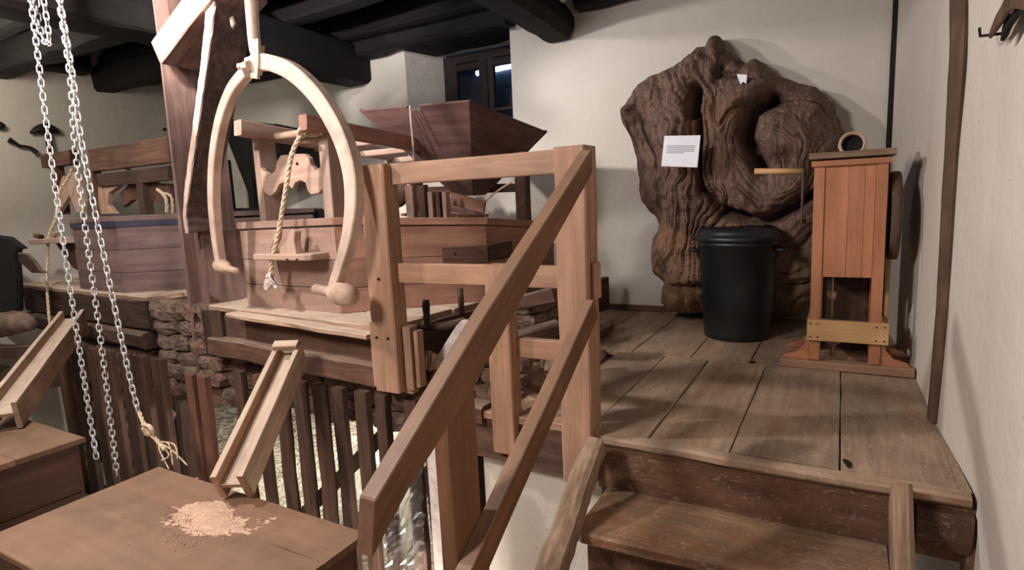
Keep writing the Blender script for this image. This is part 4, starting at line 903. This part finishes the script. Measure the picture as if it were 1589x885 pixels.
# paper notice
pn = thing('paper_notice', 'white printed paper notice pinned on the tree stump', 'notice', tuple(at(1056, 259, 'y', 3.9)))
YN = 3.86
c4 = [at(1031, 211, 'y', YN), at(1087, 210, 'y', YN), at(1082, 260, 'y', YN), at(1026, 258, 'y', YN)]
prism('sheet', [c4[3], c4[2], c4[1], c4[0]], (0, .003, 0), 'paper', pn, (1, 0, 0), 0)
for k in range(5):
    t = .34 + k * .055; a = c4[0].lerp(c4[3], t).lerp(c4[1].lerp(c4[2], t), .1); b_ = c4[0].lerp(c4[3], t).lerp(c4[1].lerp(c4[2], t), .88 if k < 4 else .6)
    prism('text_line', [a + V((0, -.001, 0)), b_ + V((0, -.001, 0)), b_ + V((0, -.001, .005)), a + V((0, -.001, .005))], (0, .0008, 0), 'ink', pn, (1, 0, 0), 0)
tube('pin', [at(1058, 214, 'y', YN - .004), (at(1058, 214, 'y', YN) + V((0, .25, 0)))], .002, 'iron', pn, 6)
tg_ = prism('paper_tag', [at(a, c, 'y', 4.08) for a, c in ((1143, 115), (1159, 116), (1158, 130), (1153, 127), (1149, 131))], (0, .003, 0), 'paper', None, (1, 0, 0), 0)
tag(tg_, 'small torn white tag stuck near the top of the stump', 'tag')

# ================================================================== BIN
cn = thing('rubbish_bin', 'round black plastic rubbish bin with a domed lid before the stump', 'bin', (-.585, 4.02, 0))
lathe('barrel', [(.19, 0), (.203, .006), (.206, .04), (.225, .35), (.236, .60), (.246, .605), (.248, .635), (.236, .64), (.2, .62)], (-.585, 4.02, 0), 'canm', cn, 40)
lathe('lid', [(.252, .632), (.262, .638), (.262, .665), (.25, .672), (.243, .69), (.236, .712), (.20, .728), (.19, .722), (.1, .728), (.0, .73)], (-.585, 4.02, 0), 'canm', cn, 40)
for s_ in (-1, 1): tube('handle', [(-.585 + s_ * .225, 3.97, .58), (-.585 + s_ * .285, 3.96, .575), (-.585 + s_ * .285, 4.06, .575), (-.585 + s_ * .225, 4.06, .58)], .012, 'canm', cn, 8)

# ================================================================== GRAIN CLEANER
gc = thing('grain_sieve_machine', 'orange pine hand cranked sifting machine beside the right wall', 'machine', (.03, 3.5, 0))
Y0 = 3.38; D = .30
xl, xr = -.128, .192
for x in (xl, xr - .05):
    box('post', (x, Y0, .05), (x + .05, Y0 + .05, 1.08), 'cab', gc, 'z', .0005, .003)
    box('post', (x, Y0 + D - .05, .05), (x + .05, Y0 + D, 1.08), 'cab', gc, 'z', .0005, .003)
xs = [xl + .05, xl + .155, xl + .225, xr - .05]
for i in range(3): box('front_board', (xs[i], Y0 + .008, .492), (xs[i + 1] - .001, Y0 + .026, 1.06), 'cab', gc, 'z', .0004, .001)
box('side_board', (xl + .006, Y0 + .05, .49), (xl + .024, Y0 + D - .05, 1.06), 'cab', gc, 'z', .0005); box('side_board', (xr - .024, Y0 + .05, .49), (xr - .006, Y0 + D - .05, 1.06), 'cab', gc, 'z', .0005)
box('rear_board', (xl + .05, Y0 + D - .03, .05), (xr - .05, Y0 + D - .01, 1.06), 'darkhurst', gc, 'z', .0005)  # dark wood paints in the shade inside the machine
box('moulding', (xl - .012, Y0 - .012, 1.052), (xr + .008, Y0 + D, 1.082), 'cab', gc, 'x', .0005)
box('top_board', (xl - .024, Y0 - .03, 1.09), (xr + .028, Y0 + D + .02, 1.122), 'log', gc, 'x', .001)
cbr = box('cross_board', (-.14, Y0 - .022, .158), (.222, Y0 - .002, .268), 'cab2', gc, 'x', .0005, .002); cbr['label'] = 'pale pine cross board with nails'
for x in (-.125, -.09, .17, .205):
    for z in (.178, .248): tube('nail', [(x, Y0 - .022, z), (x, Y0 - .025, z)], .004, 'iron', cbr, 6)
box('side_rail', (-.14, Y0, .17), (-.128, Y0 + D, .27), 'cab2', gc, 'y', .0005); box('side_rail', (.192, Y0, .17), (.204, Y0 + D, .27), 'cab2', gc, 'y', .0005)
for y_ in (Y0, Y0 + D - .05):
    box('sill', (-.268, y_ - .02, .0), (.338, y_ + .05, .045), 'rail', gc, 'x', .001, .006)
    for s_, xb in ((-1, xl), (1, xr)):
        prism('foot_bracket', [(xb, y_ + .01, .045), (xb + s_ * .13, y_ + .01, .045), (xb + s_ * .12, y_ + .01, .062), (xb + s_ * .06, y_ + .01, .08), (xb + s_ * .025, y_ + .01, .12), (xb + s_ * .015, y_ + .01, .17), (xb, y_ + .01, .17)], (0, .03, 0), 'cab', gc, (1, 0, 0), .002)
# ring on top
lathe('wooden_ring', [(.047, .02), (.047, -.05), (.060, -.05), (.062, 0), (.060, .05), (.0, .05)], (.035, 3.47, 1.158), 'tan', gc, 24, (0, 1, 0), True, .02)
lathe('ring_shade_disc', [(0, -.0), (.046, -.0), (.046, .01), (0, .01)], (.035, 3.46, 1.158), 'blackcloth', gc, 20, (0, 1, 0), False)  # black disc stands in for shade within the ring
# crank
tube('crank_shaft', [(-.13, 3.5, .775), (-.19, 3.5, .775)], .012, 'rust', gc, 8)
cq = at(1247, 266, 'y', 3.45)
beam('crank_arm', (-.185, 3.47, .765), (-.18, 3.44, cq.z + .01), .012, .028, 'rust', gc, (0, 1, 0))
tube('crank_handle', [cq + V((.0, 0, 0)), at(1171, 266, 'y', 3.45)], .016, 'cab2', gc, 12)
# flywheel at right
lathe('flywheel', [(0, -.014), (.19, -.014), (.205, -.022), (.222, -.022), (.226, 0), (.222, .022), (.205, .022), (.19, .014), (0, .014)], (.232, 3.58, .79), 'trim', gc, 36, (1, 0, 0))
# inner hanging knob and funnel
tube('hanger', [(-.03, 3.5, .5), (-.03, 3.5, .42), (-.03, 3.5, .36), (-.03, 3.5, .26)], [.006, .006, .007, .006], 'tan', gc, 8)
lathe('knob', [(0, -.03), (.012, -.028), (.02, -.01), (.024, .005), (.016, .02), (0, .028)], (-.03, 3.5, .38), 'tan', gc, 12)
beam('inner_tray', (-.07, 3.52, .22), (.15, 3.6, .20), .12, .03, 'tan', gc)
lathe('spout', [(.012, 0), (.014, .06), (.04, .08), (.045, .10), (.0, .105)], (-.02, 3.5, .045), 'tan', gc, 14)
o = box('floor_batten', (-.26, 3.72, 0), (-.10, 3.78, .05), 'cab', None, 'x'); tag(o, 'short reddish batten lying on the floor left behind the sifting machine', 'batten')
o = box('leaning_slat', (.215, 3.64, 0), (.235, 3.67, .56), 'cab2', None, 'z'); tag(o, 'thin pale slat standing right behind the sifting machine', 'slat')

# ---- hooks and wooden fork on the right wall
for k, (a, c, d_, y_) in enumerate((((1408, 57), (1408, 64), (1422, 61), .02), ((1520, 44), (1521, 56), (1556, 52), .05))):
    p0, p1, p2 = at(*a, 'x', .33), at(*c, 'x', .33), at(*d_, 'x', .36)
    tag(tube('wall_hook', [p0, p1, p2], .004 if k else .003, 'iron', None, 6, raw=True), ['small bent iron hook on the wall between the corner and the upright timber', 'bent iron hook below the forked horn at the top right'][k], 'hook')
fk = thing('forked_horn', 'dark forked horn pointing down from the top right corner of the picture', 'horn', tuple(at(1560, 40, 'x', .34)))
prism('prong', [at(a, c, 'x', .335) for a, c in ((1532, 61), (1536, 45), (1545, 22), (1556, 2), (1562, -20), (1640, -20), (1620, 10), (1589, 18), (1572, 14), (1560, 22), (1548, 40))], (.012, 0, 0), 'trim', fk, (0, 0, 1), .004)
prism('prong', [at(a, c, 'x', .348) for a, c in ((1551, 65), (1555, 40), (1562, 25), (1576, 12), (1590, 14), (1576, 24), (1562, 44), (1556, 58))], (.012, 0, 0), 'beam', fk, (0, 0, 1), .003)
